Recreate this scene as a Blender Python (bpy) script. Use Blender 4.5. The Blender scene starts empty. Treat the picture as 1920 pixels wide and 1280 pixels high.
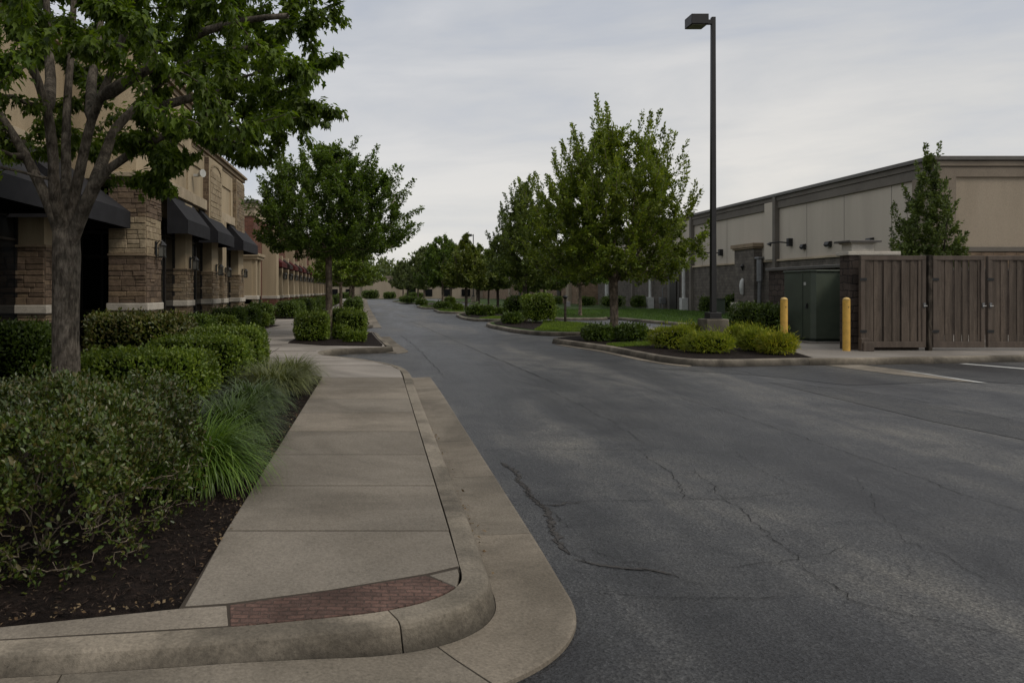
import bpy, math, random
import numpy as np
from mathutils import Vector, noise as mnoise

R = math.radians
sc = bpy.context.scene
col = sc.collection
random.seed(7)
F, CX, CY, EYE = 1400.0, 706.0, 545.0, 1.65      # survey constants of the camera


def g(px, py, z=0.15):
    """ground point (at height z) read off the survey"""
    Y = F * (EYE - z) / (py - CY)
    return ((px - CX) / F * Y, Y)


# ------------------------------------------------------------------ materials
def new_mat(name):
    m = bpy.data.materials.new(name)
    m.use_nodes = True
    nt = m.node_tree
    b = nt.nodes['Principled BSDF']
    return m, nt, b


def N(nt, kind, **kw):
    n = nt.nodes.new(kind)
    for k, v in kw.items():
        if k in n.inputs:
            n.inputs[k].default_value = v
        else:
            setattr(n, k, v)
    return n


def ramp(nt, fac, stops):
    r = nt.nodes.new('ShaderNodeValToRGB')
    els = r.color_ramp.elements
    while len(els) < len(stops):
        els.new(0.5)
    for e, (p, c) in zip(els, stops):
        e.position = p
        e.color = (c[0], c[1], c[2], 1)
    nt.links.new(fac, r.inputs['Fac'])
    return r.outputs['Color']


def mix(nt, a, b, fac, mode='MIX'):
    m = nt.nodes.new('ShaderNodeMix')
    m.data_type = 'RGBA'
    m.blend_type = mode
    for sock, v in ((m.inputs[6], a), (m.inputs[7], b)):
        if isinstance(v, tuple):
            sock.default_value = (v[0], v[1], v[2], 1)
        else:
            nt.links.new(v, sock)
    if isinstance(fac, (int, float)):
        m.inputs[0].default_value = fac
    else:
        nt.links.new(fac, m.inputs[0])
    return m.outputs[2]


def objco(nt, scale=(1, 1, 1)):
    t = nt.nodes.new('ShaderNodeTexCoord')
    mp = nt.nodes.new('ShaderNodeMapping')
    mp.inputs['Scale'].default_value = scale
    nt.links.new(t.outputs['Object'], mp.inputs['Vector'])
    return mp.outputs['Vector']


def noise(nt, vec, scale, detail=4, rough=0.55, dist=0.0):
    n = nt.nodes.new('ShaderNodeTexNoise')
    n.inputs['Scale'].default_value = scale
    n.inputs['Detail'].default_value = detail
    n.inputs['Roughness'].default_value = rough
    n.inputs['Distortion'].default_value = dist
    nt.links.new(vec, n.inputs['Vector'])
    return n.outputs['Fac']


def bump(nt, b, h, strength=0.3, dist=0.01):
    n = nt.nodes.new('ShaderNodeBump')
    n.inputs['Strength'].default_value = strength
    n.inputs['Distance'].default_value = dist
    nt.links.new(h, n.inputs['Height'])
    nt.links.new(n.outputs['Normal'], b.inputs['Normal'])


def mathn(nt, op, a, b=None):
    m = nt.nodes.new('ShaderNodeMath')
    m.operation = op
    for i, v in enumerate((a, b)):
        if v is None:
            continue
        if isinstance(v, (int, float)):
            m.inputs[i].default_value = v
        else:
            nt.links.new(v, m.inputs[i])
    return m.outputs[0]


def speckled(name, c1, c2, scale=3.0, fine=60.0, rough=0.85, bmp=0.25, spec=0.3, stain=0.25, bdist=0.006, stretch=(1, 1, 1), slabs=False, grime_shade=0.0):
    """general weathered surface: two tones, fine grain, blotchy stains"""
    m, nt, b = new_mat(name)
    v = objco(nt)
    vs = objco(nt, stretch)
    a = noise(nt, vs, scale, 6, 0.6)
    f = noise(nt, v, fine, 3, 0.7)
    c = ramp(nt, a, [(0.3, c1), (0.7, c2)])
    d = ramp(nt, f, [(0.3, (0.72, 0.72, 0.72)), (0.7, (1.22, 1.22, 1.22))])
    c = mix(nt, c, d, 1.0, 'MULTIPLY')
    s = noise(nt, vs, scale * 0.28, 5, 0.65, 0.6)
    dk = ramp(nt, s, [(0.42, (1 - stain,) * 3), (0.56, (1.0,) * 3)])
    c = mix(nt, c, dk, 1.0, 'MULTIPLY')
    if slabs:                               # every slab or curb length was poured and has worn a little differently
        gm = nt.nodes.new('ShaderNodeNewGeometry')
        c = mix(nt, c, ramp(nt, gm.outputs['Random Per Island'], [(0.0, (0.84, 0.84, 0.83)), (0.5, (1.0, 1.0, 1.0)), (1.0, (1.1, 1.08, 1.05))]), 1.0, 'MULTIPLY')
        pit = ramp(nt, noise(nt, v, 26, 5, 0.8), [(0.30, (0.55,) * 3), (0.40, (1.0,) * 3)])
        c = mix(nt, c, pit, 1.0, 'MULTIPLY')
    if grime_shade:                               # tyre and splash dirt low on the curb, plus shade painted on its face
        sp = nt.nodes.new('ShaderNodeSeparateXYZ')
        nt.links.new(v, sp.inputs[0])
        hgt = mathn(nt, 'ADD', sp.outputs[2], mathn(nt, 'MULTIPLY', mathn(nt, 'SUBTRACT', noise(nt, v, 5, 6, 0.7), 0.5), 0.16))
        gr = ramp(nt, hgt, [(0.03, (1 - grime_shade,) * 3), (0.15, (1.0,) * 3)])
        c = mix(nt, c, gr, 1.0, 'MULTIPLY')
    nt.links.new(c, b.inputs['Base Color'])
    b.inputs['Roughness'].default_value = rough
    b.inputs['Specular IOR Level'].default_value = spec
    bump(nt, b, f, bmp, bdist)
    return m


def asphalt(name, dark=1.0):
    m, nt, b = new_mat(name)
    v = objco(nt)
    lane = objco(nt, (1.0, 0.16, 1.0))
    agg = nt.nodes.new('ShaderNodeTexVoronoi')
    agg.inputs['Scale'].default_value = 62
    nt.links.new(v, agg.inputs['Vector'])
    fine = noise(nt, v, 62, 6, 0.8)
    mid = noise(nt, v, 1.1, 6, 0.62, 0.4)
    big = noise(nt, lane, 0.55, 5, 0.6, 0.5)
    base = ramp(nt, big, [(0.39, (0.026 * dark, 0.027 * dark, 0.030 * dark)), (0.5, (0.049 * dark, 0.050 * dark, 0.0525 * dark)), (0.61, (0.094 * dark, 0.092 * dark, 0.088 * dark))])
    mm = ramp(nt, mid, [(0.38, (0.68, 0.69, 0.72)), (0.5, (1, 1, 1)), (0.62, (1.25, 1.22, 1.16))])
    c = mix(nt, base, mm, 1.0, 'MULTIPLY')
    ff = ramp(nt, fine, [(0.38, (0.35, 0.35, 0.36)), (0.5, (0.95, 0.95, 0.95)), (0.62, (1.85, 1.83, 1.78))])
    c = mix(nt, c, ff, 0.9, 'MULTIPLY')
    ag = ramp(nt, agg.outputs['Color'], [(0.1, (0.55, 0.55, 0.56)), (0.9, (1.5, 1.5, 1.46))])
    c = mix(nt, c, ag, 1.0, 'MULTIPLY')
    # hairline map cracking, only in worn patches
    vor = nt.nodes.new('ShaderNodeTexVoronoi')
    vor.feature = 'DISTANCE_TO_EDGE'
    vor.inputs['Scale'].default_value = 0.75
    wv = nt.nodes.new('ShaderNodeVectorMath')
    wv.operation = 'ADD'
    nn = nt.nodes.new('ShaderNodeTexNoise')
    nn.inputs['Scale'].default_value = 2.4
    nn.inputs['Detail'].default_value = 7
    nt.links.new(v, nn.inputs['Vector'])
    sc_ = nt.nodes.new('ShaderNodeVectorMath')
    sc_.operation = 'SCALE'
    sc_.inputs['Scale'].default_value = 0.9
    nt.links.new(nn.outputs['Color'], sc_.inputs[0])
    nt.links.new(v, wv.inputs[0])
    nt.links.new(sc_.outputs[0], wv.inputs[1])
    nt.links.new(wv.outputs[0], vor.inputs['Vector'])
    line = ramp(nt, vor.outputs['Distance'], [(0.0, (1, 1, 1)), (0.007, (0, 0, 0))])
    patch = ramp(nt, noise(nt, v, 0.45, 3), [(0.5, (0, 0, 0)), (0.62, (0.75, 0.75, 0.75))])
    k = mix(nt, line, patch, 1.0, 'MULTIPLY')
    c = mix(nt, c, (0.020, 0.020, 0.021), k)
    nt.links.new(c, b.inputs['Base Color'])
    rr = ramp(nt, big, [(0.38, (0.40,) * 3), (0.62, (0.60,) * 3)])
    nt.links.new(rr, b.inputs['Roughness'])
    b.inputs['Specular IOR Level'].default_value = 0.4
    h = mathn(nt, 'ADD', fine, agg.outputs['Distance'])
    bump(nt, b, h, 0.8, 0.012)
    return m


def wallvec(nt):
    """(x+y, z) so a brick pattern runs right on walls facing either way"""
    t = nt.nodes.new('ShaderNodeTexCoord')
    s = nt.nodes.new('ShaderNodeSeparateXYZ')
    nt.links.new(t.outputs['Object'], s.inputs[0])
    c = nt.nodes.new('ShaderNodeCombineXYZ')
    nt.links.new(mathn(nt, 'ADD', s.outputs[0], s.outputs[1]), c.inputs[0])
    nt.links.new(s.outputs[2], c.inputs[1])
    return c.outputs[0], t.outputs['Object']


def brick(name, c1, c2, mortar, w, h, mort=0.012, warp=0.0, bmp=0.6, rough=0.9, stain=0.3, flat=False):
    m, nt, b = new_mat(name)
    v, o = wallvec(nt)
    if flat:
        v = o
    if warp:
        nn = nt.nodes.new('ShaderNodeTexNoise')
        nn.inputs['Scale'].default_value = 4
        nt.links.new(o, nn.inputs['Vector'])
        s = nt.nodes.new('ShaderNodeVectorMath')
        s.operation = 'SCALE'
        s.inputs['Scale'].default_value = warp
        nt.links.new(nn.outputs['Color'], s.inputs[0])
        a = nt.nodes.new('ShaderNodeVectorMath')
        nt.links.new(v, a.inputs[0])
        nt.links.new(s.outputs[0], a.inputs[1])
        v = a.outputs[0]
    t = nt.nodes.new('ShaderNodeTexBrick')
    t.inputs['Color1'].default_value = (*c1, 1)
    t.inputs['Color2'].default_value = (*c2, 1)
    t.inputs['Mortar'].default_value = (*mortar, 1)
    t.inputs['Scale'].default_value = 1
    t.inputs['Mortar Size'].default_value = mort
    t.inputs['Mortar Smooth'].default_value = 0.3
    t.inputs['Brick Width'].default_value = w
    t.inputs['Row Height'].default_value = h
    nt.links.new(v, t.inputs['Vector'])
    n1 = noise(nt, o, 2.2, 5, 0.6)
    n2 = noise(nt, o, 45, 3, 0.7)
    c = mix(nt, t.outputs['Color'], ramp(nt, n1, [(0.3, (1 - stain,) * 3), (0.7, (1.25,) * 3)]), 1.0, 'MULTIPLY')
    c = mix(nt, c, ramp(nt, n2, [(0.3, (0.75,) * 3), (0.7, (1.2,) * 3)]), 1.0, 'MULTIPLY')
    nt.links.new(c, b.inputs['Base Color'])
    b.inputs['Roughness'].default_value = rough
    b.inputs['Specular IOR Level'].default_value = 0.2
    hgt = mathn(nt, 'SUBTRACT', mathn(nt, 'MULTIPLY', n2, 0.5), t.outputs['Fac'])
    bump(nt, b, hgt, bmp, 0.02)
    return m


def stone(name, cols, rough=0.9):
    """each stone (mesh island) gets its own tone"""
    m, nt, b = new_mat(name)
    gm = nt.nodes.new('ShaderNodeNewGeometry')
    o = objco(nt)
    n = len(cols)
    c = ramp(nt, gm.outputs['Random Per Island'], [(i / max(1, n - 1), k) for i, k in enumerate(cols)])
    n1 = noise(nt, o, 9, 6, 0.7)
    n2 = noise(nt, o, 55, 3, 0.7)
    c = mix(nt, c, ramp(nt, n1, [(0.25, (0.55,) * 3), (0.75, (1.35,) * 3)]), 1.0, 'MULTIPLY')
    c = mix(nt, c, ramp(nt, n2, [(0.3, (0.75,) * 3), (0.7, (1.2,) * 3)]), 1.0, 'MULTIPLY')
    nt.links.new(c, b.inputs['Base Color'])
    b.inputs['Roughness'].default_value = rough
    b.inputs['Specular IOR Level'].default_value = 0.2
    bump(nt, b, mathn(nt, 'ADD', n1, mathn(nt, 'MULTIPLY', n2, 0.3)), 0.7, 0.03)
    return m


LEAF_GAIN = 1.8


def leafmat(name, cols, trans=0.28, rough=0.5, spec=0.35, patchy=0.35):
    m, nt, b = new_mat(name)
    gm = nt.nodes.new('ShaderNodeNewGeometry')
    cols = [(k[0] * LEAF_GAIN * 1.08, k[1] * LEAF_GAIN, k[2] * LEAF_GAIN * 0.85) for k in cols]
    c = ramp(nt, gm.outputs['Random Per Island'], [(i / max(1, len(cols) - 1), k) for i, k in enumerate(cols)])
    o = objco(nt)
    c = mix(nt, c, ramp(nt, noise(nt, o, 1.3, 3), [(0.33, (1 - patchy,) * 3), (0.67, (1 + patchy, 1 + patchy, 1))]), 1.0, 'MULTIPLY')
    nt.links.new(c, b.inputs['Base Color'])
    b.inputs['Roughness'].default_value = rough
    b.inputs['Specular IOR Level'].default_value = spec
    t = nt.nodes.new('ShaderNodeBsdfTranslucent')
    nt.links.new(mix(nt, c, (1.3, 1.35, 0.5), 1.0, 'MULTIPLY'), t.inputs['Color'])
    ms = nt.nodes.new('ShaderNodeMixShader')
    ms.inputs[0].default_value = trans
    nt.links.new(b.outputs[0], ms.inputs[1])
    nt.links.new(t.outputs[0], ms.inputs[2])
    nt.links.new(ms.outputs[0], nt.nodes['Material Output'].inputs['Surface'])
    return m


def paint(name, c, rough=0.5, spec=0.4, metal=0.0, dirt=0.25, scale=4.0, bmp=0.05):
    m, nt, b = new_mat(name)
    o = objco(nt)
    n1 = noise(nt, o, scale, 6, 0.65)
    cc = mix(nt, c, ramp(nt, n1, [(0.3, (1 - dirt,) * 3), (0.7, (1.0 + dirt * 0.4,) * 3)]), 1.0, 'MULTIPLY')
    nt.links.new(cc, b.inputs['Base Color'])
    b.inputs['Roughness'].default_value = rough
    b.inputs['Specular IOR Level'].default_value = spec
    b.inputs['Metallic'].default_value = metal
    bump(nt, b, noise(nt, o, 90, 2), bmp, 0.004)
    return m


def bark(name, c1, c2, scale=18):
    m, nt, b = new_mat(name)
    v = objco(nt, (1, 1, 0.22))
    o = objco(nt)
    n1 = noise(nt, v, scale, 6, 0.7, 0.3)
    n2 = noise(nt, o, 7, 4)
    c = ramp(nt, n1, [(0.38, c1), (0.62, c2)])
    c = mix(nt, c, ramp(nt, n2, [(0.4, (0.6,) * 3), (0.6, (1.3,) * 3)]), 1.0, 'MULTIPLY')
    nt.links.new(c, b.inputs['Base Color'])
    b.inputs['Roughness'].default_value = 0.92
    b.inputs['Specular IOR Level'].default_value = 0.15
    bump(nt, b, n1, 0.9, 0.02)
    return m


M = {}
M['asphalt'] = asphalt('asphalt')
M['asphalt_new'] = asphalt('asphalt_new', 0.62)
M['asphalt_old'] = asphalt('asphalt_old', 1.25)
M['crack'] = paint('crack_fill', (0.022, 0.022, 0.022), 0.95, 0.1)
M['spall'] = speckled('spalled_asphalt', (0.038, 0.036, 0.035), (0.07, 0.065, 0.06), 9, 70, 0.95, 0.8)
M['concrete'] = speckled('sidewalk_concrete', (0.192, 0.168, 0.136), (0.255, 0.226, 0.187), 1.6, 70, 0.9, 0.5, 0.2, 0.26, 0.008, slabs=True)
M['curbcon'] = speckled('curb_concrete', (0.195, 0.169, 0.131), (0.295, 0.258, 0.206), 2.6, 55, 0.88, 0.6, 0.25, 0.5, 0.01, slabs=True, grime_shade=0.62)
M['gutcon'] = speckled('gutter_concrete', (0.170, 0.147, 0.115), (0.242, 0.211, 0.169), 1.8, 60, 0.9, 0.5, 0.25, 0.34, 0.008, slabs=True)
M['plaza'] = speckled('plaza_concrete', (0.25, 0.225, 0.195), (0.34, 0.31, 0.275), 0.8, 60, 0.9, 0.2, 0.2, 0.35)
M['joint'] = paint('joint_dirt', (0.06, 0.05, 0.04), 0.95, 0.1)
M['mulch'] = speckled('mulch', (0.010, 0.007, 0.006), (0.034, 0.023, 0.018), 22, 90, 0.95, 1.0, 0.15, 0.4, 0.03)
M['chip'] = stone('mulch_chips', [(0.010, 0.007, 0.005), (0.018, 0.012, 0.010), (0.03, 0.02, 0.015), (0.045, 0.03, 0.022), (0.10, 0.07, 0.045)])
M['litter'] = stone('dry_litter', [(0.10, 0.06, 0.03), (0.16, 0.11, 0.06), (0.22, 0.17, 0.10)])
M['lawn'] = speckled('lawn_soil', (0.030, 0.052, 0.014), (0.055, 0.090, 0.022), 1.2, 40, 0.95, 0.8, 0.15, 0.3, 0.03)
M['ground'] = speckled('far_ground', (0.03, 0.045, 0.015), (0.06, 0.08, 0.03), 0.05, 3, 0.95, 0.3, 0.1)
M['paintline'] = speckled('road_paint', (0.34, 0.34, 0.32), (0.5, 0.5, 0.48), 3, 60, 0.8, 0.3, 0.2, 0.35)
M['pavers'] = brick('brick_pavers', (0.155, 0.092, 0.073), (0.105, 0.067, 0.055), (0.095, 0.065, 0.053), 0.085, 0.042, 0.005, 0.06, 1.0, 0.9, 0.55, flat=True)
M['eifs'] = speckled('beige_stucco', (0.38, 0.305, 0.20), (0.45, 0.365, 0.245), 0.7, 50, 0.9, 0.2, 0.2, 0.22, 0.006, (3, 3, 0.3))
M['trim'] = speckled('beige_trim', (0.42, 0.34, 0.235), (0.49, 0.41, 0.295), 1.5, 40, 0.85, 0.15, 0.2, 0.25)
M['trimdark'] = speckled('tan_trim', (0.23, 0.175, 0.115), (0.28, 0.215, 0.145), 1.5, 40, 0.85, 0.15, 0.2, 0.25)
M['cast'] = speckled('cast_stone', (0.46, 0.42, 0.35), (0.54, 0.50, 0.43), 3, 60, 0.85, 0.25, 0.25, 0.3)
M['stone_dark'] = stone('brown_ledgestone', [(0.10, 0.072, 0.05), (0.14, 0.10, 0.07), (0.18, 0.13, 0.09), (0.125, 0.09, 0.066), (0.22, 0.16, 0.10)])
M['stone_light'] = stone('buff_ashlar', [(0.27, 0.21, 0.135), (0.34, 0.275, 0.18), (0.30, 0.235, 0.155), (0.38, 0.31, 0.21)])
M['stone_mix'] = stone('mixed_ledgestone', [(0.16, 0.115, 0.075), (0.25, 0.19, 0.12), (0.19, 0.15, 0.105), (0.29, 0.23, 0.155)])
M['mortar'] = paint('mortar', (0.12, 0.10, 0.078), 0.95, 0.1)
M['glass'] = paint('dark_glass', (0.006, 0.007, 0.008), 0.12, 0.35, 0, 0.1, 1, 0)
M['frame'] = paint('dark_bronze', (0.02, 0.017, 0.014), 0.45, 0.4)
M['awning'] = paint('black_canvas', (0.020, 0.020, 0.023), 0.85, 0.25, 0, 0.35, 2.5, 0.3)
M['awning_brown'] = paint('brown_canvas', (0.04, 0.027, 0.022), 0.9, 0.2)
M['awning_red'] = paint('red_canvas', (0.085, 0.018, 0.016), 0.9, 0.2)
M['redbrick'] = brick('red_brick', (0.165, 0.062, 0.042), (0.125, 0.05, 0.036), (0.16, 0.12, 0.09), 0.22, 0.075, 0.01)
M['cmu'] = brick('grey_brown_block', (0.135, 0.118, 0.098), (0.105, 0.092, 0.078), (0.075, 0.066, 0.056), 0.42, 0.20, 0.012, 0.06)
M['cmu_warm'] = brick('warm_block', (0.27, 0.19, 0.125), (0.20, 0.14, 0.095), (0.10, 0.08, 0.06), 0.5, 0.2, 0.012, 0.08)
M['grey_eifs'] = speckled('grey_stucco', (0.44, 0.39, 0.32), (0.48, 0.428, 0.352), 0.5, 40, 0.9, 0.2, 0.2, 0.09, 0.006, (2, 2, 0.2))
M['tan_eifs'] = speckled('tan_stucco', (0.31, 0.258, 0.192), (0.345, 0.288, 0.217), 0.5, 40, 0.9, 0.2, 0.2, 0.1, 0.006, (2, 2, 0.25))
M['fascia'] = speckled('grey_fascia', (0.135, 0.120, 0.100), (0.165, 0.147, 0.124), 0.8, 40, 0.8, 0.1, 0.2, 0.2)
M['fascia_tan'] = speckled('tan_fascia', (0.20, 0.165, 0.125), (0.235, 0.195, 0.15), 0.8, 40, 0.8, 0.1, 0.2, 0.2)
M['coping'] = paint('dark_coping', (0.10, 0.092, 0.08), 0.5, 0.4)
M['wood'] = speckled('stained_wood', (0.094, 0.073, 0.057), (0.134, 0.107, 0.085), 5, 60, 0.85, 0.5, 0.2, 0.3, 0.008, (4, 4, 0.5), slabs=True)
M['woodframe'] = speckled('stained_frame', (0.095, 0.073, 0.057), (0.128, 0.100, 0.079), 5, 60, 0.75, 0.25, 0.25, 0.25, 0.004, (2, 2, 0.4))
M['encblock'] = brick('dark_split_block', (0.085, 0.066, 0.054), (0.06, 0.047, 0.04), (0.03, 0.025, 0.022), 0.36, 0.19, 0.014, 0.12, 1.0)
M['green_metal'] = paint('green_metal', (0.074, 0.092, 0.066), 0.5, 0.4, 0, 0.3, 1.5)
M['green_dark'] = paint('green_dark', (0.012, 0.02, 0.014), 0.6, 0.3)
M['yellow'] = paint('yellow_paint', (0.62, 0.37, 0.075), 0.5, 0.4, 0, 0.3, 6)
M['yellow_cap'] = paint('yellow_worn', (0.66, 0.45, 0.16), 0.6, 0.3, 0, 0.35, 9)
M['pole'] = paint('bronze_pole', (0.022, 0.021, 0.021), 0.5, 0.4, 0.2)
M['lens'] = paint('lamp_lens', (0.16, 0.15, 0.10), 0.25, 0.5)
M['white_metal'] = paint('white_metal', (0.5, 0.5, 0.47), 0.5, 0.4)
M['pale_glass'] = paint('frosted_glass', (0.15, 0.15, 0.135), 0.25, 0.5)
M['grey_metal'] = paint('grey_metal', (0.18, 0.18, 0.18), 0.45, 0.5, 0.5)
M['blackmetal'] = paint('black_metal', (0.012, 0.012, 0.012), 0.45, 0.4)
M['bark'] = bark('maple_bark', (0.062, 0.051, 0.040), (0.165, 0.142, 0.114), 34)
M['bark_pale'] = bark('pale_bark', (0.10, 0.08, 0.06), (0.24, 0.19, 0.14))
M['bark_dark'] = bark('dark_bark', (0.03, 0.025, 0.02), (0.08, 0.065, 0.05))
M['twig'] = bark('shrub_twigs', (0.09, 0.072, 0.052), (0.28, 0.23, 0.17), 30)
M['leaf_near'] = leafmat('maple_leaves', [(0.024, 0.044, 0.008), (0.040, 0.070, 0.011), (0.070, 0.108, 0.015), (0.046, 0.078, 0.012)], 0.45)
M['leaf_round'] = leafmat('round_tree_leaves', [(0.027, 0.050, 0.013), (0.045, 0.076, 0.018), (0.066, 0.104, 0.021)], 0.35)
M['leaf_maple'] = leafmat('upright_maple_leaves', [(0.038, 0.062, 0.012), (0.066, 0.100, 0.017), (0.110, 0.140, 0.024), (0.058, 0.086, 0.015)], 0.3)
M['leaf_pear'] = leafmat('pyramid_tree_leaves', [(0.034, 0.054, 0.016), (0.052, 0.078, 0.022), (0.078, 0.102, 0.028)], 0.25)
M['leaf_yellow'] = leafmat('yellowing_leaves', [(0.036, 0.056, 0.014), (0.058, 0.080, 0.018), (0.085, 0.100, 0.025)], 0.3)
M['leaf_far'] = leafmat('distant_leaves', [(0.035, 0.052, 0.022), (0.05, 0.07, 0.028), (0.065, 0.085, 0.032)], 0.2)
M['leaf_pine'] = leafmat('narrow_tree_leaves', [(0.028, 0.045, 0.016), (0.044, 0.066, 0.022), (0.062, 0.085, 0.028)], 0.2)
M['leaf_hedge'] = leafmat('boxwood_leaves', [(0.020, 0.038, 0.008), (0.036, 0.062, 0.011), (0.058, 0.090, 0.015)], 0.2, 0.45, 0.4)
M['leaf_hedge_bright'] = leafmat('bright_hedge_leaves', [(0.03, 0.055, 0.009), (0.055, 0.088, 0.013), (0.09, 0.125, 0.02)], 0.25, 0.45, 0.4)
M['leaf_hedge_brown'] = leafmat('bronzed_hedge_leaves', [(0.022, 0.036, 0.010), (0.048, 0.062, 0.016), (0.075, 0.065, 0.028), (0.055, 0.08, 0.016)], 0.2, 0.4, 0.45)
M['leaf_shrub'] = leafmat('shrub_leaves', [(0.012, 0.023, 0.006), (0.023, 0.040, 0.008), (0.038, 0.060, 0.011), (0.046, 0.040, 0.018), (0.028, 0.048, 0.009)], 0.2, 0.36, 0.5)
M['leaf_juniper'] = leafmat('juniper_sprays', [(0.06, 0.088, 0.012), (0.095, 0.125, 0.016), (0.15, 0.165, 0.022)], 0.3, 0.6, 0.25)
M['leaf_juniper_gold'] = leafmat('golden_sprays', [(0.07, 0.10, 0.012), (0.12, 0.14, 0.016), (0.20, 0.19, 0.025)], 0.3, 0.6, 0.25)
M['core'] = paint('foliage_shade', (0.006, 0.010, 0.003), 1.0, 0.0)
M['blade'] = leafmat('ornamental_grass', [(0.026, 0.055, 0.009), (0.045, 0.088, 0.013), (0.075, 0.125, 0.022)], 0.3, 0.4, 0.4, 0.2)
M['blade_blue'] = leafmat('dark_liriope', [(0.020, 0.038, 0.014), (0.034, 0.058, 0.020), (0.052, 0.080, 0.03)], 0.25, 0.4, 0.4, 0.2)
M['blade_grey'] = leafmat('greyish_grass', [(0.045, 0.058, 0.030), (0.070, 0.085, 0.042), (0.10, 0.115, 0.06)], 0.25, 0.5, 0.3, 0.2)
M['turf'] = leafmat('turf', [(0.035, 0.068, 0.010), (0.06, 0.10, 0.016), (0.095, 0.135, 0.024)], 0.3, 0.5, 0.3, 0.3)
M['turf_dark'] = leafmat('turf_dark', [(0.022, 0.050, 0.012), (0.036, 0.072, 0.017), (0.05, 0.09, 0.022)], 0.3, 0.5, 0.3, 0.3)


# ------------------------------------------------------------------ mesh helpers
class MB:
    def __init__(self):
        self.v, self.f, self.m = [], [], []

    def add(self, vs, fs, mi=0):
        o = len(self.v)
        self.v += [tuple(p) for p in vs]
        for f in fs:
            self.f.append(tuple(i + o for i in f))
            self.m.append(mi)
        return self

    def box(self, x0, x1, y0, y1, z0, z1, mi=0):
        vs = [(x0, y0, z0), (x1, y0, z0), (x1, y1, z0), (x0, y1, z0), (x0, y0, z1), (x1, y0, z1), (x1, y1, z1), (x0, y1, z1)]
        return self.add(vs, [(0, 3, 2, 1), (4, 5, 6, 7), (0, 1, 5, 4), (1, 2, 6, 5), (2, 3, 7, 6), (3, 0, 4, 7)], mi)

    def prism(self, pts, z0, z1, mi=0):
        n = len(pts)
        a = sum(pts[i][0] * pts[(i + 1) % n][1] - pts[(i + 1) % n][0] * pts[i][1] for i in range(n))
        if a < 0:
            pts = pts[::-1]
        vs = [(p[0], p[1], z0) for p in pts] + [(p[0], p[1], z1) for p in pts]
        fs = [tuple(range(n - 1, -1, -1)), tuple(range(n, 2 * n))]
        fs += [(i, (i + 1) % n, n + (i + 1) % n, n + i) for i in range(n)]
        return self.add(vs, fs, mi)

    def xprism(self, prof, y0, y1, mi=0):
        """profile in (x, z), extruded along y"""
        n = len(prof)
        a = sum(prof[i][0] * prof[(i + 1) % n][1] - prof[(i + 1) % n][0] * prof[i][1] for i in range(n))
        if a < 0:
            prof = prof[::-1]
        vs = [(p[0], y0, p[1]) for p in prof] + [(p[0], y1, p[1]) for p in prof]
        fs = [tuple(range(n)), tuple(range(2 * n - 1, n - 1, -1))]
        fs += [(i, n + i, n + (i + 1) % n, (i + 1) % n) for i in range(n)]
        return self.add(vs, fs, mi)

    def tube(self, pts, rad, sides=8, mi=0, cap=True):
        pts = [Vector(p) for p in pts]
        n = len(pts)
        rings = []
        ref = Vector((0.0, 0.0, 1.0))
        d0 = (pts[1] - pts[0]).normalized()
        if abs(d0.z) > 0.9:
            ref = Vector((1.0, 0.0, 0.0))
        u = d0.cross(ref).normalized()
        vs = []
        for i in range(n):
            d = (pts[min(i + 1, n - 1)] - pts[max(i - 1, 0)])
            if d.length < 1e-9:
                d = d0
            d.normalize()
            u = (u - d * u.dot(d)).normalized()
            w = d.cross(u)
            r = rad[i] if hasattr(rad, '__len__') else rad
            for k in range(sides):
                a = 2 * math.pi * k / sides
                vs.append(pts[i] + (u * math.cos(a) + w * math.sin(a)) * r)
        fs = []
        for i in range(n - 1):
            for k in range(sides):
                a, b_ = i * sides + k, i * sides + (k + 1) % sides
                fs.append((a, b_, b_ + sides, a + sides))
        if cap:
            fs.append(tuple(range(sides - 1, -1, -1)))
            fs.append(tuple(range((n - 1) * sides, n * sides)))
        return self.add(vs, fs, mi)

    def cyl(self, x, y, z0, z1, r0, r1=None, sides=20, mi=0):
        r1 = r0 if r1 is None else r1
        return self.tube([(x, y, z0), (x, y, z1)], [r0, r1], sides, mi)

    def build(self, name, mats, parent=None, smooth=False, bevel=0, segs=2, loc=None):
        me = bpy.data.meshes.new(name)
        me.from_pydata(self.v, [], self.f)
        if not isinstance(mats, (list, tuple)):
            mats = [mats]
        for m in mats:
            me.materials.append(m)
        if len(mats) > 1:
            me.polygons.foreach_set('material_index', self.m)
        if smooth:
            me.polygons.foreach_set('use_smooth', [True] * len(me.polygons))
        me.update()
        o = bpy.data.objects.new(name, me)
        col.objects.link(o)
        if parent:
            o.parent = parent
        if loc:
            o.location = loc
        if bevel:
            b = o.modifiers.new('bevel', 'BEVEL')
            b.width = bevel
            b.segments = segs
            b.limit_method = 'ANGLE'
            b.angle_limit = R(40)
        return o


def thing(name, label, cat, loc=(0, 0, 0), rotz=0, group=None):
    o = bpy.data.objects.new(name, None)
    o.empty_display_size = 0.2
    col.objects.link(o)
    o.location = loc
    o.rotation_euler = (0, 0, rotz)
    o['label'], o['category'] = label, cat
    if group:
        o['group'] = group
    return o


def tag(o, label, cat, group=None):
    o['label'], o['category'] = label, cat
    if group:
        o['group'] = group
    return o


def struct(o):
    o['kind'] = 'structure'
    return o


def stuff(o, label, cat):
    o['kind'] = 'stuff'
    o['label'], o['category'] = label, cat
    return o


def copy_tree(o, parent=None):
    c = o.copy()
    col.objects.link(c)
    if parent:
        c.parent = parent
    for ch in o.children:
        copy_tree(ch, c)
    return c


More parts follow.
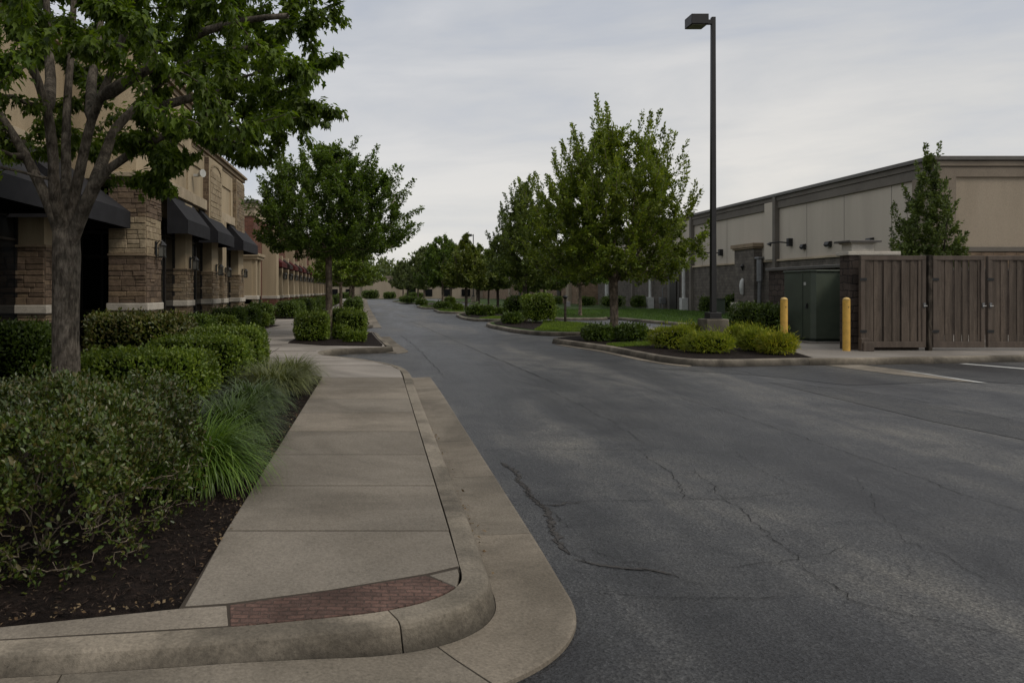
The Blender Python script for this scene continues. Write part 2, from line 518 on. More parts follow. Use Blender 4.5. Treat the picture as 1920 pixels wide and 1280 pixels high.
def catmull(pts, per=8, closed=False):
    out = []
    n = len(pts)
    rng = range(n) if closed else range(n - 1)
    for i in rng:
        if closed:
            p0, p1, p2, p3 = pts[(i - 1) % n], pts[i], pts[(i + 1) % n], pts[(i + 2) % n]
        else:
            p0, p1, p2, p3 = pts[max(i - 1, 0)], pts[i], pts[i + 1], pts[min(i + 2, n - 1)]
        # centripetal-ish: fall back to straight when neighbours are far apart
        for k in range(per):
            t = k / per
            q = []
            for c in range(2):
                d1 = Vector((p2[0] - p1[0], p2[1] - p1[1])).length
                l0 = max(Vector((p1[0] - p0[0], p1[1] - p0[1])).length, 1e-6)
                l2 = max(Vector((p3[0] - p2[0], p3[1] - p2[1])).length, 1e-6)
                m1 = ((p1[c] - p0[c]) / l0 + (p2[c] - p1[c]) / max(d1, 1e-6)) * 0.5 * d1
                m2 = ((p2[c] - p1[c]) / max(d1, 1e-6) + (p3[c] - p2[c]) / l2) * 0.5 * d1
                h00, h10, h01, h11 = 2 * t**3 - 3 * t**2 + 1, t**3 - 2 * t**2 + t, -2 * t**3 + 3 * t**2, t**3 - t**2
                q.append(h00 * p1[c] + h10 * m1 + h01 * p2[c] + h11 * m2)
            out.append(tuple(q))
    if not closed:
        out.append(tuple(pts[-1]))
    return out


def sweep(mb, path, prof, side=1, piece=0.0, closed=False, mi=0, gap=0.007, lift=None):
    """sweep a profile of (offset, z) along a ground path; side +1: offset to the right of travel"""
    p = [Vector((a[0], a[1])) for a in path]
    n = len(p)
    nor = []
    for i in range(n):
        a = p[(i - 1) % n] if closed else p[max(i - 1, 0)]
        b_ = p[(i + 1) % n] if closed else p[min(i + 1, n - 1)]
        t = (b_ - a).normalized()
        nor.append(Vector((t.y, -t.x)) * side)
    # cut into pieces by length
    idx = list(range(n)) + ([0] if closed else [])
    sections, cur, acc = [], [(p[0], nor[0])], 0.0
    for k in range(1, len(idx)):
        a, b_ = idx[k - 1], idx[k]
        L = (p[b_] - p[a]).length
        if piece and acc + L > piece and L > 1e-4:
            t = max(0.0, (piece - acc) / L)
            while t < 1.0:
                t1, t2 = max(t - gap / 2 / L, 0.0), min(t + gap / 2 / L, 1.0)
                cur.append((p[a].lerp(p[b_], t1), nor[a].lerp(nor[b_], t1)))
                if len(cur) > 1:
                    sections.append(cur)
                cur = [(p[a].lerp(p[b_], t2), nor[a].lerp(nor[b_], t2))]
                t += piece / L
            acc = (1.0 - (t - piece / L)) * L
        else:
            acc += L
        cur.append((p[b_], nor[b_]))
    if len(cur) > 1:
        sections.append(cur)
    m = len(prof)
    for s in sections:
        vs = []
        for q, w in s:
            for off, z in prof:
                vs.append((q.x + w.x * off, q.y + w.y * off, z + (lift(q.x, q.y, off) if lift and -0.04 < z < 0.1 else 0.0)))
        fs = []
        for i in range(len(s) - 1):
            for k in range(m - 1):
                a = i * m + k
                f = (a, a + 1, a + m + 1, a + m)
                fs.append(f if side < 0 else f[::-1])
        e = (len(s) - 1) * m
        c0, c1 = tuple(range(m)), tuple(range(e + m - 1, e - 1, -1))
        fs += [c0 if side > 0 else c0[::-1], c1 if side > 0 else c1[::-1]]
        mb.add(vs, fs, mi)
    return mb


CURB = [(0.0, -0.05), (0.0, 0.150), (0.100, 0.150), (0.120, 0.147), (0.136, 0.137), (0.146, 0.118), (0.172, 0.012), (0.175, -0.05)]
GUT = [(0.176, -0.05), (0.176, 0.012), (0.30, 0.010), (0.56, 0.022), (0.575, 0.018), (0.58, -0.05)]


# ------------------------------------------------------------------ foliage
TEMPL = {
    'drooper': ([(0, 0, 0), (0.12, 0.20, 0.03), (0.30, 0.15, 0.02), (0.48, 0.33, 0.0), (0.60, 0.14, -0.03), (1.0, 0, -0.22), (0.60, -0.14, -0.03), (0.48, -0.33, 0.0), (0.30, -0.15, 0.02), (0.12, -0.20, 0.03)],
                [(0, 2, 1), (0, 4, 3, 2), (0, 5, 4), (0, 6, 5), (0, 8, 7, 6), (0, 9, 8)]),
    'oval': ([(0, 0, 0), (0.30, 0.24, 0.05), (0.70, 0.2, 0.03), (1, 0, -0.10), (0.70, -0.2, 0.03), (0.30, -0.24, 0.05), (0.5, 0, -0.02)],
             [(0, 6, 2, 1), (6, 3, 2), (0, 5, 4, 6), (6, 4, 3)]),
    'kite': ([(0, 0, 0), (0.45, 0.30, 0.06), (1, 0, -0.08), (0.45, -0.30, 0.06)], [(0, 2, 1), (0, 3, 2)]),
    'needle': ([(0, 0, 0), (0.4, 0.09, 0.02), (1, 0, 0), (0.4, -0.09, 0.02)], [(0, 2, 1), (0, 3, 2)]),
    'maple': ([(0, 0, 0), (-0.02, 0.18, 0.02), (0.10, 0.40, 0.05), (0.26, 0.26, 0.03), (0.52, 0.50, 0.03), (0.55, 0.22, 0.0), (1.0, 0, -0.16),
               (0.55, -0.22, 0.0), (0.52, -0.50, 0.03), (0.26, -0.26, 0.03), (0.10, -0.40, 0.05), (-0.02, -0.18, 0.02)],
              [(0, 3, 2, 1), (0, 5, 4, 3), (0, 6, 5), (0, 7, 6), (0, 9, 8, 7), (0, 11, 10, 9)]),
}


def norm(a):
    return a / np.maximum(np.linalg.norm(a, axis=-1, keepdims=True), 1e-9)


def mesh_np(name, V, faces_flat, sizes):
    me = bpy.data.meshes.new(name)
    me.vertices.add(len(V))
    me.vertices.foreach_set('co', V.astype(np.float32).ravel())
    me.loops.add(len(faces_flat))
    me.loops.foreach_set('vertex_index', faces_flat.astype(np.int32))
    st = np.concatenate(([0], np.cumsum(sizes)[:-1]))
    me.polygons.add(len(sizes))
    me.polygons.foreach_set('loop_start', st.astype(np.int32))
    me.polygons.foreach_set('loop_total', sizes.astype(np.int32))
    me.update(calc_edges=True)
    return me


def leaf_mesh(name, P, D, Nn, S, shape='kite', core=None):
    tv, tf = TEMPL[shape]
    tv = np.array(tv)
    D = norm(D)
    side = norm(np.cross(D, Nn))
    up = np.cross(side, D)
    S = S.reshape(-1, 1, 1)
    V = P[:, None, :] + S * (tv[None, :, 0:1] * D[:, None, :] + tv[None, :, 1:2] * side[:, None, :] + tv[None, :, 2:3] * up[:, None, :])
    k = len(tv)
    fl = np.array([i for f in tf for i in f])
    sz = np.array([len(f) for f in tf])
    off = np.arange(len(P)) * k
    flat = (off[:, None] + fl[None, :]).ravel()
    sizes = np.tile(sz, len(P))
    V = V.reshape(-1, 3)
    ncore = 0
    if core is not None:
        cv, cf = core
        flat = np.concatenate((flat, np.array([i for f in cf for i in f]) + len(V)))
        sizes = np.concatenate((sizes, np.array([len(f) for f in cf])))
        V = np.concatenate((V, np.array(cv)))
        ncore = len(cf)
    me = mesh_np(name, V, flat, sizes)
    if ncore:
        mi = np.zeros(len(sizes), dtype=np.int32)
        mi[-ncore:] = 1
        me.polygons.foreach_set('material_index', mi)
    return me


def link_mesh(name, me, mats, parent=None, loc=None):
    for m in (mats if isinstance(mats, (list, tuple)) else [mats]):
        me.materials.append(m)
    o = bpy.data.objects.new(name, me)
    col.objects.link(o)
    if parent:
        o.parent = parent
    if loc:
        o.location = loc
    return o


class Skel:
    def __init__(self):
        self.p, self.par = [], []

    def add(self, p, par):
        self.p.append(tuple(p))
        self.par.append(par)
        return len(self.p) - 1

    def chain(self, pts, par=-1):
        ids = []
        for q in pts:
            par = self.add(q, par)
            ids.append(par)
        return ids


def bez_chain(pts, step=0.3):
    """smooth polyline through 3-D points"""
    out = []
    n = len(pts)
    pts = [np.array(p, float) for p in pts]
    for i in range(n - 1):
        p0, p1, p2, p3 = pts[max(i - 1, 0)], pts[i], pts[i + 1], pts[min(i + 2, n - 1)]
        k = max(2, int(np.linalg.norm(p2 - p1) / step))
        for j in range(k):
            t = j / k
            out.append(0.5 * ((2 * p1) + (-p0 + p2) * t + (2 * p0 - 5 * p1 + 4 * p2 - p3) * t * t + (-p0 + 3 * p1 - 3 * p2 + p3) * t**3))
    out.append(pts[-1])
    return out


def grow(sk, tips, rng, minz, step=0.35, rise=0.5, sag=0.08):
    """join every tip to the nearest suitable node with a curved twig"""
    ax = np.array(sk.p)
    d0 = [np.min(np.linalg.norm(ax - t, axis=1)) for t in tips]
    branches = []
    for j in np.argsort(d0):
        t = tips[j]
        arr = np.array(sk.p)
        dv = t - arr
        hd = np.linalg.norm(dv[:, :2], axis=1)
        d = np.linalg.norm(dv, axis=1)
        cost = d + 1.5 * np.maximum(0, rise * hd - dv[:, 2])
        cost[arr[:, 2] < minz] += 50
        i = int(np.argmin(cost))
        p0 = arr[i]
        n = max(3, int(d[i] / step) + 2)
        mid = p0 * 0.45 + t * 0.55 + np.array([0, 0, -sag * d[i]]) + rng.normal(0, 0.05, 3) * d[i]
        ids = []
        par = i
        for k in range(1, n + 1):
            s = k / n
            q = (1 - s)**2 * p0 + 2 * s * (1 - s) * mid + s * s * t + rng.normal(0, 0.012, 3)
            par = sk.add(q, par)
            ids.append(par)
        branches.append((ids, p0))
    return branches


def skel_mesh(mb, sk, r_base, r_tip=0.006, rmin=None, sides_big=12):
    n = len(sk.p)
    kids = [0] * n
    load = [0] * n
    for i in range(n - 1, -1, -1):
        if load[i] == 0:
            load[i] = 1
        if sk.par[i] >= 0:
            load[sk.par[i]] += load[i]
            kids[sk.par[i]] += 1
    ex = math.log(r_base / r_tip) / math.log(max(load[0], 2))
    rad = [r_tip * load[i]**ex for i in range(n)]
    for i, r_ in (rmin or {}).items():
        rad[i] = max(rad[i], r_)
    used = [False] * n
    for e in range(n - 1, -1, -1):
        if kids[e]:
            continue
        ch = [e]
        used[e] = True
        while sk.par[ch[-1]] >= 0:
            q = sk.par[ch[-1]]
            ch.append(q)
            if used[q]:
                break
            used[q] = True
        ch = ch[::-1]
        rr = [rad[i] for i in ch]
        if len(rr) > 1:
            rr[0] = min(rr[0], rr[1] * 1.5)
        big = max(rr)
        mb.tube([sk.p[i] for i in ch], rr, sides_big if big > 0.08 else (6 if big > 0.02 else 4), cap=False)
    return rad


def plumes(rng, sk, branches, per, spread, back, size, droop=0.3, updir=0.2, follow=0.5, ext=0.12):
    Ps, Ds, Ns, Ss = [], [], [], []
    for ids, p0 in branches:
        pts = np.array([sk.p[i] for i in ids])
        seg = np.linalg.norm(np.diff(pts, axis=0), axis=1)
        L = np.concatenate(([0], np.cumsum(seg)))
        tot = L[-1]
        if tot < 1e-4:
            continue
        m = max(3, int(per * rng.uniform(0.75, 1.25)))
        s = tot - back * rng.beta(1.0, 1.5, m) + ext * rng.uniform(0, 1, m)
        s = np.maximum(s, 0)
        q = np.stack([np.interp(s, L, pts[:, c]) for c in range(3)], 1)
        d = norm((pts[-1] - pts[max(0, len(pts) - 3)])[None])[0]
        q += d[None] * np.maximum(0, s - tot)[:, None]
        taper = np.clip((tot + ext - s) / max(back, 1e-3), 0.12, 1.0)
        off = norm(rng.normal(size=(m, 3))) * (spread * np.sqrt(taper) * rng.uniform(0.2, 1, m))[:, None]
        q = q + off
        out = norm(off + 1e-6)
        D = out * 0.8 + d[None] * follow + rng.normal(0, 0.45, (m, 3)) + np.array([0, 0, updir - droop])
        Nn = np.array([0, 0, 1.0]) + out * 0.5 + rng.normal(0, 0.45, (m, 3))
        Ps.append(q); Ds.append(D); Ns.append(Nn)
        Ss.append(size * rng.uniform(0.65, 1.2, m))
    return np.concatenate(Ps), np.concatenate(Ds), np.concatenate(Ns), np.concatenate(Ss)


def env_tips(rng, n, base, prof, zlo, zhi, inner=0.35, lump=0.18, flat=0.0):
    """points inside a crown given as radius profile [(t, r)], more of them near the outside"""
    t = []
    ts, rs = np.array([p[0] for p in prof]), np.array([p[1] for p in prof])
    out = []
    ph = rng.uniform(0, 6.28, 6)
    while len(out) < n:
        u = rng.uniform()
        r = np.interp(u, ts, rs)
        if rng.uniform() > (r / rs.max())**1.2 + 0.05:
            continue
        a = rng.uniform(0, 2 * math.pi)
        f = 1 + lump * (math.sin(3 * a + ph[0] + 5 * u) * 0.5 + math.sin(5 * a + ph[1] - 9 * u) * 0.5 + rng.uniform(-0.6, 0.6))
        rr = r * f * math.sqrt(rng.uniform(inner**2, 1))
        out.append((base[0] + rr * math.cos(a), base[1] + rr * math.sin(a), zlo + (zhi - zlo) * u - flat * rr))
    return np.array(out)


def make_tree(name, label, cat, loc, h, clear, prof, trunk_r, ntips, per, size, leafm, barkm, seed, rise=0.6, spread=0.22, back=0.9,
              droop=0.25, updir=0.2, follow=0.5, shape='kite', lump=0.2, limbs=5, lean=0.0, group=None, ext=0.12, inner=0.35, sag=0.08, r_tip=0.006, spikes=0, spike_up=1.0, spike_len=1.0, spike_zmin=0.25):
    rng = np.random.default_rng(seed)
    root = thing(name, label, cat, loc, 0, group)
    sk = Skel()
    top = clear + (h - clear) * 0.72
    tr = [(0, 0, -0.05), (0.01, 0.0, clear * 0.4), (lean * 0.3, 0.02, clear * 0.8), (lean, 0, clear * 1.1), (lean + 0.03, 0.03, (clear + top) / 2), (lean, 0, top)]
    ids = sk.chain(bez_chain(tr, 0.25))
    rmax = max(p[1] for p in prof)
    for k in range(limbs):
        a = 2 * math.pi * (k + rng.uniform(-0.25, 0.25)) / limbs
        z0 = clear * rng.uniform(0.93, 1.12)
        i0 = min(ids, key=lambda i: abs(sk.p[i][2] - z0))
        b_ = np.array(sk.p[i0])
        e = b_ + np.array([math.cos(a) * rmax * 0.6, math.sin(a) * rmax * 0.6, (h - clear) * (0.25 + 0.25 * rng.uniform()) * (0.5 + rise)])
        m = b_ * 0.5 + e * 0.5 + np.array([math.cos(a), math.sin(a), -0.6]) * 0.12 * rmax
        sk.chain([tuple(q) for q in bez_chain([b_, m, e], 0.3)[1:]], i0)
    tips = env_tips(rng, ntips, (lean, 0), prof, clear, h - 0.15, inner, lump)
    br = grow(sk, tips, rng, clear * 0.92, 0.35, rise, sag)
    # long straight leader shoots standing out of the crown
    ts_, rs_ = [p[0] for p in prof], [p[1] for p in prof]
    cand = []
    for ids_, p0 in br:
        e = np.array(sk.p[ids_[-1]])
        u = (e[2] - clear) / (h - clear)
        rho = math.hypot(e[0] - lean, e[1]) / max(0.15, float(np.interp(u, ts_, rs_)))
        if u > spike_zmin and rho > 0.6:
            cand.append((ids_[-1], e, u))
    rng.shuffle(cand)
    shoots = []
    for i0, e, u in cand[:spikes]:
        rad_ = np.array([e[0] - lean, e[1], 0.0])
        rad_ /= max(1e-6, np.linalg.norm(rad_))
        d_ = norm((rad_ * (1.0 - 0.75 * u) + np.array([0, 0, spike_up]) + rng.normal(0, 0.12, 3))[None])[0]
        ln = spike_len * rng.uniform(0.6, 1.15)
        ids2 = [i0]
        for k in range(1, 5):
            ids2.append(sk.add(e + d_ * ln * k / 4 + np.array([0, 0, 0.04 * k * k * ln * 0.3]), ids2[-1]))
        shoots.append((ids2, e))
    mb = MB()
    skel_mesh(mb, sk, trunk_r, r_tip)
    # root flare
    mb.tube([(0, 0, -0.06), (0, 0, 0.05), (0.0, 0, 0.22), (0.005, 0, 0.5)], [trunk_r * 1.55, trunk_r * 1.3, trunk_r * 1.08, trunk_r * 0.98], 12, cap=False)
    mb.build('trunk', barkm, root, smooth=True)
    P, D, Nn, S = plumes(rng, sk, br, per, spread, back, size, droop, updir, follow, ext)
    if shoots:
        A = plumes(rng, sk, shoots, per * 0.9, spread * 0.75, spike_len * 1.1, size * 0.95, droop, updir, follow, 0.08)
        P, D, Nn, S = (np.concatenate(q) for q in zip((P, D, Nn, S), A))
    link_mesh('crown', leaf_mesh('crown', P, D, Nn, S, shape), leafm, root)
    return root


def superell(lx, ly, lz, e, k, scale=1.0, lump=None):
    """closed rounded-box mesh from a subdivided cube, base at z=0"""
    vs, fs = [], []
    idx = {}

    def vert(p):
        key = tuple(round(c, 5) for c in p)
        if key not in idx:
            idx[key] = len(vs)
            v = np.array(p)
            s = (abs(v)**e).sum()**(-1.0 / e)
            q = v * s * scale
            f = lump(q) if lump else 1.0
            vs.append((q[0] * f * lx / 2, q[1] * f * ly / 2, (q[2] * f * lz / 2) + lz / 2))
        return idx[key]
    for ax in range(3):
        for sg in (-1, 1):
            for i in range(k):
                for j in range(k):
                    c = []
                    for (di, dj) in ((0, 0), (1, 0), (1, 1), (0, 1)):
                        p = [0, 0, 0]
                        p[ax] = sg
                        p[(ax + 1) % 3] = -1 + 2 * (i + di) / k
                        p[(ax + 2) % 3] = -1 + 2 * (j + dj) / k
                        c.append(vert(p))
                    fs.append(tuple(c) if sg > 0 else tuple(c[::-1]))
    return vs, fs


def hedge_mesh(name, lx, ly, lz, n, size, e, seed, shape='kite', lump_amp=0.06, updir=0.45, jit=0.12, rough=0.6, core=0.84):
    rng = np.random.default_rng(seed)
    ph = rng.uniform(0, 6.28, 8)
    L = np.array([lx, ly, lz])

    def lump(q):
        w = np.asarray(q) * L / 2 * 3.2
        return 1 + lump_amp * (np.sin(w[..., 0] * 2.1 + ph[0] + w[..., 2]) + np.sin(w[..., 1] * 2.3 + ph[1]) + np.sin(w[..., 2] * 2.7 + ph[2] + w[..., 0] * 0.7)
                               + 0.7 * np.sin(w[..., 0] * 5.1 + w[..., 1] * 4.3 + ph[3])) * 0.5
    areas = np.array([ly * lz, ly * lz, lx * lz, lx * lz, lx * ly, lx * ly * 0.05])
    face = rng.choice(6, n, p=areas / areas.sum())
    uv = rng.uniform(-1, 1, (n, 2))
    p = np.zeros((n, 3))
    for fi, (ax, sg) in enumerate(((0, 1), (0, -1), (1, 1), (1, -1), (2, 1), (2, -1))):
        msk = face == fi
        p[msk, ax] = sg
        p[msk, (ax + 1) % 3] = uv[msk, 0]
        p[msk, (ax + 2) % 3] = uv[msk, 1]
    s = (np.abs(p)**e).sum(1)**(-1.0 / e)
    q = p * s[:, None]
    nor = norm(np.sign(q) * np.abs(q)**(e - 1) / L)
    f = lump(q) * (1 - jit * rng.beta(1, 1.6, n)) 
    P = q * f[:, None] * L / 2
    P[:, 2] += lz / 2
    # stray shoots
    st = rng.uniform(size=n) < 0.06
    P[st] += nor[st] * rng.uniform(0.0, size * 1.3, st.sum())[:, None] + np.array([0, 0, 0.4]) * size
    D = nor * 0.7 + rng.normal(0, rough, (n, 3)) + np.array([0, 0, updir])
    Nn = nor + rng.normal(0, 0.5, (n, 3)) + np.array([0, 0, 0.3])
    S = size * rng.uniform(0.6, 1.25, n)
    P[:, 2] = np.maximum(P[:, 2], 0.01)
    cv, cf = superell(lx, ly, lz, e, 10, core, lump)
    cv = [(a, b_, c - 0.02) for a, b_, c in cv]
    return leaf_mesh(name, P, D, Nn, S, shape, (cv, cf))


def hedge(name, label, cat, loc, dims, leafm, seed, n=3000, size=0.06, e=5, rotz=0.0, group=None, **kw):
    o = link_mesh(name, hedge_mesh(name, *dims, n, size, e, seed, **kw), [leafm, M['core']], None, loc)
    o.rotation_euler = (0, 0, rotz)
    return tag(o, label, cat, group)


def grass_clump(name, label, loc, n, length, rad, width, mat, seed, group=None, bend=1.9, lean=(0.05, 0.75)):
    rng = np.random.default_rng(seed)
    az = rng.uniform(0, 2 * math.pi, n)
    br = rad * np.sqrt(rng.uniform(0, 1, n))
    baz = az + rng.normal(0, 0.7, n)
    base = np.stack([br * np.cos(baz), br * np.sin(baz), np.zeros(n)], 1)
    Ln = length * rng.uniform(0.55, 1.12, n)
    th0 = rng.uniform(*lean, n)
    kb = bend * rng.uniform(0.55, 1.25, n)
    segs = 7
    tw = rng.normal(0, 0.25, n)
    pts = [base]
    cur = base.copy()
    for k in range(segs):
        t = (k + 0.5) / segs
        th = th0 + kb * t**1.4
        a = az + tw * t
        d = np.stack([np.sin(th) * np.cos(a), np.sin(th) * np.sin(a), np.cos(th)], 1)
        cur = cur + d * (Ln / segs)[:, None]
        cur[:, 2] = np.maximum(cur[:, 2], 0.012)
        pts.append(cur.copy())
    sd = np.stack([-np.sin(az), np.cos(az), np.zeros(n)], 1)
    w = width * rng.uniform(0.7, 1.2, n)
    V = np.zeros((n, (segs + 1) * 2, 3))
    for k in range(segs + 1):
        ww = (w * (1 - (k / segs)**1.8 * 0.93) * 0.5)[:, None]
        V[:, 2 * k] = pts[k] - sd * ww
        V[:, 2 * k + 1] = pts[k] + sd * ww
    fl = np.array([i for k in range(segs) for i in (2 * k, 2 * k + 1, 2 * k + 3, 2 * k + 2)])
    off = np.arange(n) * (segs + 1) * 2
    me = mesh_np(name, V.reshape(-1, 3), (off[:, None] + fl[None]).ravel(), np.full(n * segs, 4))
    o = link_mesh(name, me, mat, None, loc)
    return tag(o, label, 'ornamental grass', group)


def turf_points(rng, poly, n):
    xs, ys = [p[0] for p in poly], [p[1] for p in poly]
    out = []
    while len(out) < n:
        k = 4 * n
        X = rng.uniform(min(xs), max(xs), k)
        Y = rng.uniform(min(ys), max(ys), k)
        ins = np.zeros(k, bool)
        j = len(poly) - 1
        for i in range(len(poly)):
            xi, yi, xj, yj = poly[i][0], poly[i][1], poly[j][0], poly[j][1]
            c = ((yi > Y) != (yj > Y)) & (X < (xj - xi) * (Y - yi) / (yj - yi + 1e-12) + xi)
            ins ^= c
            j = i
        out += list(zip(X[ins], Y[ins]))
    return np.array(out[:n])


def turf(name, polys, z, mat, label, h=0.07, seed=3):
    rng = np.random.default_rng(seed)
    pts = np.concatenate([turf_points(rng, p, n) for p, n in polys])
    n = len(pts)
    P = np.concatenate([pts, np.full((n, 1), z)], 1)
    D = np.array([0, 0, 1.0]) + rng.normal(0, 0.45, (n, 3))
    Nn = rng.normal(0, 1, (n, 3))
    o = link_mesh(name, leaf_mesh(name, P, D, Nn, h * rng.uniform(0.6, 1.3, n), 'needle'), mat)
    return stuff(o, label, 'grass')


# ------------------------------------------------------------------ ground, road
mb = MB()
mb.add([(-700, -200, -0.03), (700, -200, -0.03), (700, 1500, -0.03), (-700, 1500, -0.03)], [(0, 1, 2, 3)])
struct(mb.build('ground', M['ground']))
mb = MB()
mb.add([(-40, -25, 0), (70, -25, 0), (70, 150, 0), (-40, 150, 0)], [(0, 1, 2, 3)])
struct(mb.build('road', M['asphalt']))

# newer, darker asphalt along the right-hand kerb, older pale lane strip
mb = MB()
pa = [g(1235, 691, 0.004), g(1380, 688, 0.004), g(1560, 686, 0.004), g(1690, 701, 0.004), g(1795, 715, 0.004), g(1590, 722, 0.004), g(1440, 705, 0.004)]
mb.add([(x, y, 0.004) for x, y in pa], [tuple(range(len(pa)))])
pb = [g(1440, 716, 0.004), g(1590, 727, 0.004), g(1750, 760, 0.004), g(2050, 815, 0.004), g(2050, 850, 0.004), g(1750, 790, 0.004)]
mb.add([(x, y, 0.0045) for x, y in pb], [tuple(range(len(pb)))])
pc = [g(1625, 684, 0.004), g(1795, 682, 0.004), g(2100, 705, 0.004), g(2100, 730, 0.004), g(1850, 716, 0.004)]
mb.add([(x, y, 0.005) for x, y in pc], [tuple(range(len(pc)))])
struct(mb.build('asphalt_patching', M['asphalt_new']))

# cracks and seams
def jag(pts, amp, rng, step=0.05):
    out = []
    for (a, b_) in zip(pts[:-1], pts[1:]):
        L = math.hypot(b_[0] - a[0], b_[1] - a[1])
        k = max(2, int(L / step))
        for i in range(k):
            t = i / k
            w = mnoise.noise(Vector((a[0] * 3 + (b_[0] - a[0]) * t * 3, a[1] * 3 + (b_[1] - a[1]) * t * 3, 1.7))) * amp * 2
            w += rng.normal(0, amp * 0.35)
            nx, ny = -(b_[1] - a[1]) / L, (b_[0] - a[0]) / L
            out.append((a[0] + (b_[0] - a[0]) * t + nx * w, a[1] + (b_[1] - a[1]) * t + ny * w))
    out.append(pts[-1])
    return out


def ribbon(mb, pts, w, z, rng, mi=0):
    vs = []
    for i, p in enumerate(pts):
        a, b_ = pts[max(i - 1, 0)], pts[min(i + 1, len(pts) - 1)]
        L = math.hypot(b_[0] - a[0], b_[1] - a[1]) + 1e-9
        nx, ny = -(b_[1] - a[1]) / L, (b_[0] - a[0]) / L
        e = min(i, len(pts) - 1 - i) / 6.0
        ww = w * rng.uniform(0.35, 1.3) * min(1.0, 0.25 + e) * 0.5
        vs += [(p[0] + nx * ww, p[1] + ny * ww, z), (p[0] - nx * ww, p[1] - ny * ww, z)]
    fs = [(2 * i, 2 * i + 1, 2 * i + 3, 2 * i + 2) for i in range(len(pts) - 1)]
    mb.add(vs, fs, mi)


rng = np.random.default_rng(5)
def zc(x, y):
    return g(780 + x / 1.684, 640 + y / 1.684, 0.006)


cracks = [
    ([(215, 340), (420, 338), (640, 340), (760, 338)], 0.012, 0.015),
    ([(640, 265), (730, 325)], 0.014, 0.03),
    ([(700, 340), (790, 400), (850, 455), (840, 492), (975, 497), (1060, 560), (1120, 620), (1190, 680), (1060, 700), (940, 715)], 0.013, 0.03),
    ([(870, 400), (940, 450), (985, 500)], 0.012, 0.03),
    ([(1190, 690), (1330, 770), (1420, 833), (1560, 868), (1700, 893), (1900, 925)], 0.012, 0.03),
    ([(300, 475), (440, 503), (640, 501), (975, 495), (1240, 472)], 0.010, 0.012),
    ([(500, 785), (700, 800), (870, 811), (1220, 805)], 0.013, 0.012),
    ([(560, 770), (700, 800)], 0.016, 0.02),
    ([(540, 100), (850, 180), (1100, 260), (1300, 330), (1520, 405), (1740, 485), (1960, 550)], 0.013, 0.02),
    ([(260, 370), (330, 450), (400, 515), (425, 600), (480, 665), (560, 705), (740, 722), (830, 745), (930, 785)], 0.009, 0.03),
    ([(330, 455), (380, 500), (450, 505)], 0.016, 0.03),
    ([(400, 520), (470, 580), (430, 605)], 0.012, 0.03),
    ([(480, 670), (540, 650), (640, 690), (740, 700)], 0.010, 0.03),
    ([(1520, 600), (1560, 630), (1680, 670), (1760, 722), (1850, 770)], 0.011, 0.03),
    ([(1560, 680), (1540, 760)], 0.008, 0.03),
    ([(960, 80), (1250, 140), (1500, 170), (1920, 252)], 0.02, 0.02),
    ([(1190, 685), (1290, 672), (1400, 640)], 0.008, 0.02),
    ([(300, 118), (420, 150), (640, 265)], 0.012, 0.03),
    ([(1380, 420), (1480, 560), (1520, 600)], 0.007, 0.03),
    ([(450, 955), (510, 962)], 0.014, 0.01),
    ([(1000, 340), (1090, 410), (1240, 470), (1330, 480)], 0.007, 0.02),
]
mb = MB()
for pts, w, amp in cracks:
    ribbon(mb, jag([zc(*p) for p in pts], amp, rng), w * 0.45, 0.006, rng)
# long seams far down the lane
ribbon(mb, jag([(3.2, 13.0), (2.6, 24), (1.9, 40), (1.2, 60)], 0.02, rng, 0.3), 0.016, 0.006, rng)
ribbon(mb, jag([(1.3, 14.0), (1.2, 20), (0.9, 28)], 0.03, rng, 0.2), 0.011, 0.006, rng)
ribbon(mb, jag([(0.3, 16.5), (2.0, 16.7), (4.5, 16.3)], 0.03, rng, 0.15), 0.015, 0.006, rng)
struct(mb.build('road_cracking', M['crack']))
# spalled, sandy edges beside the worst cracks
mb = MB()
for pts, w in (([(275, 380), (335, 455), (400, 520), (430, 600), (485, 668)], 0.05), ([(500, 690), (600, 706), (740, 716), (830, 740)], 0.03), ([(390, 515), (450, 510), (520, 505)], 0.03)):
    ribbon(mb, jag([zc(*p) for p in pts], 0.03, rng, 0.03), w, 0.0042, rng)
struct(mb.build('spalled_edges', M['spall']))

# painted lines and the concrete strip on the right
mb = MB()
q = [g(1797, 681.5, 0.01), g(1812, 681.2, 0.01), g(2080, 703, 0.01), g(2080, 705.5, 0.01)]
mb.add([(x, y, 0.010) for x, y in q], [(0, 1, 2, 3)])
q = [g(1690, 695, 0.01), g(1715, 697, 0.01), g(1852, 718, 0.01), g(1835, 717.5, 0.01)]
mb.add([(x, y, 0.014) for x, y in q], [(0, 1, 2, 3)])
struct(mb.build('painted_line', M['paintline']))
mb = MB()
q = [g(1548, 684.5, 0.01), g(1616, 683.5, 0.01), g(1720, 697, 0.01), g(1850, 718, 0.01), g(1800, 714.5, 0.01), g(1680, 702, 0.01)]
mb.add([(x, y, 0.010) for x, y in q], [tuple(range(6))])
struct(mb.build('concrete_drain_strip', M['gutcon']))

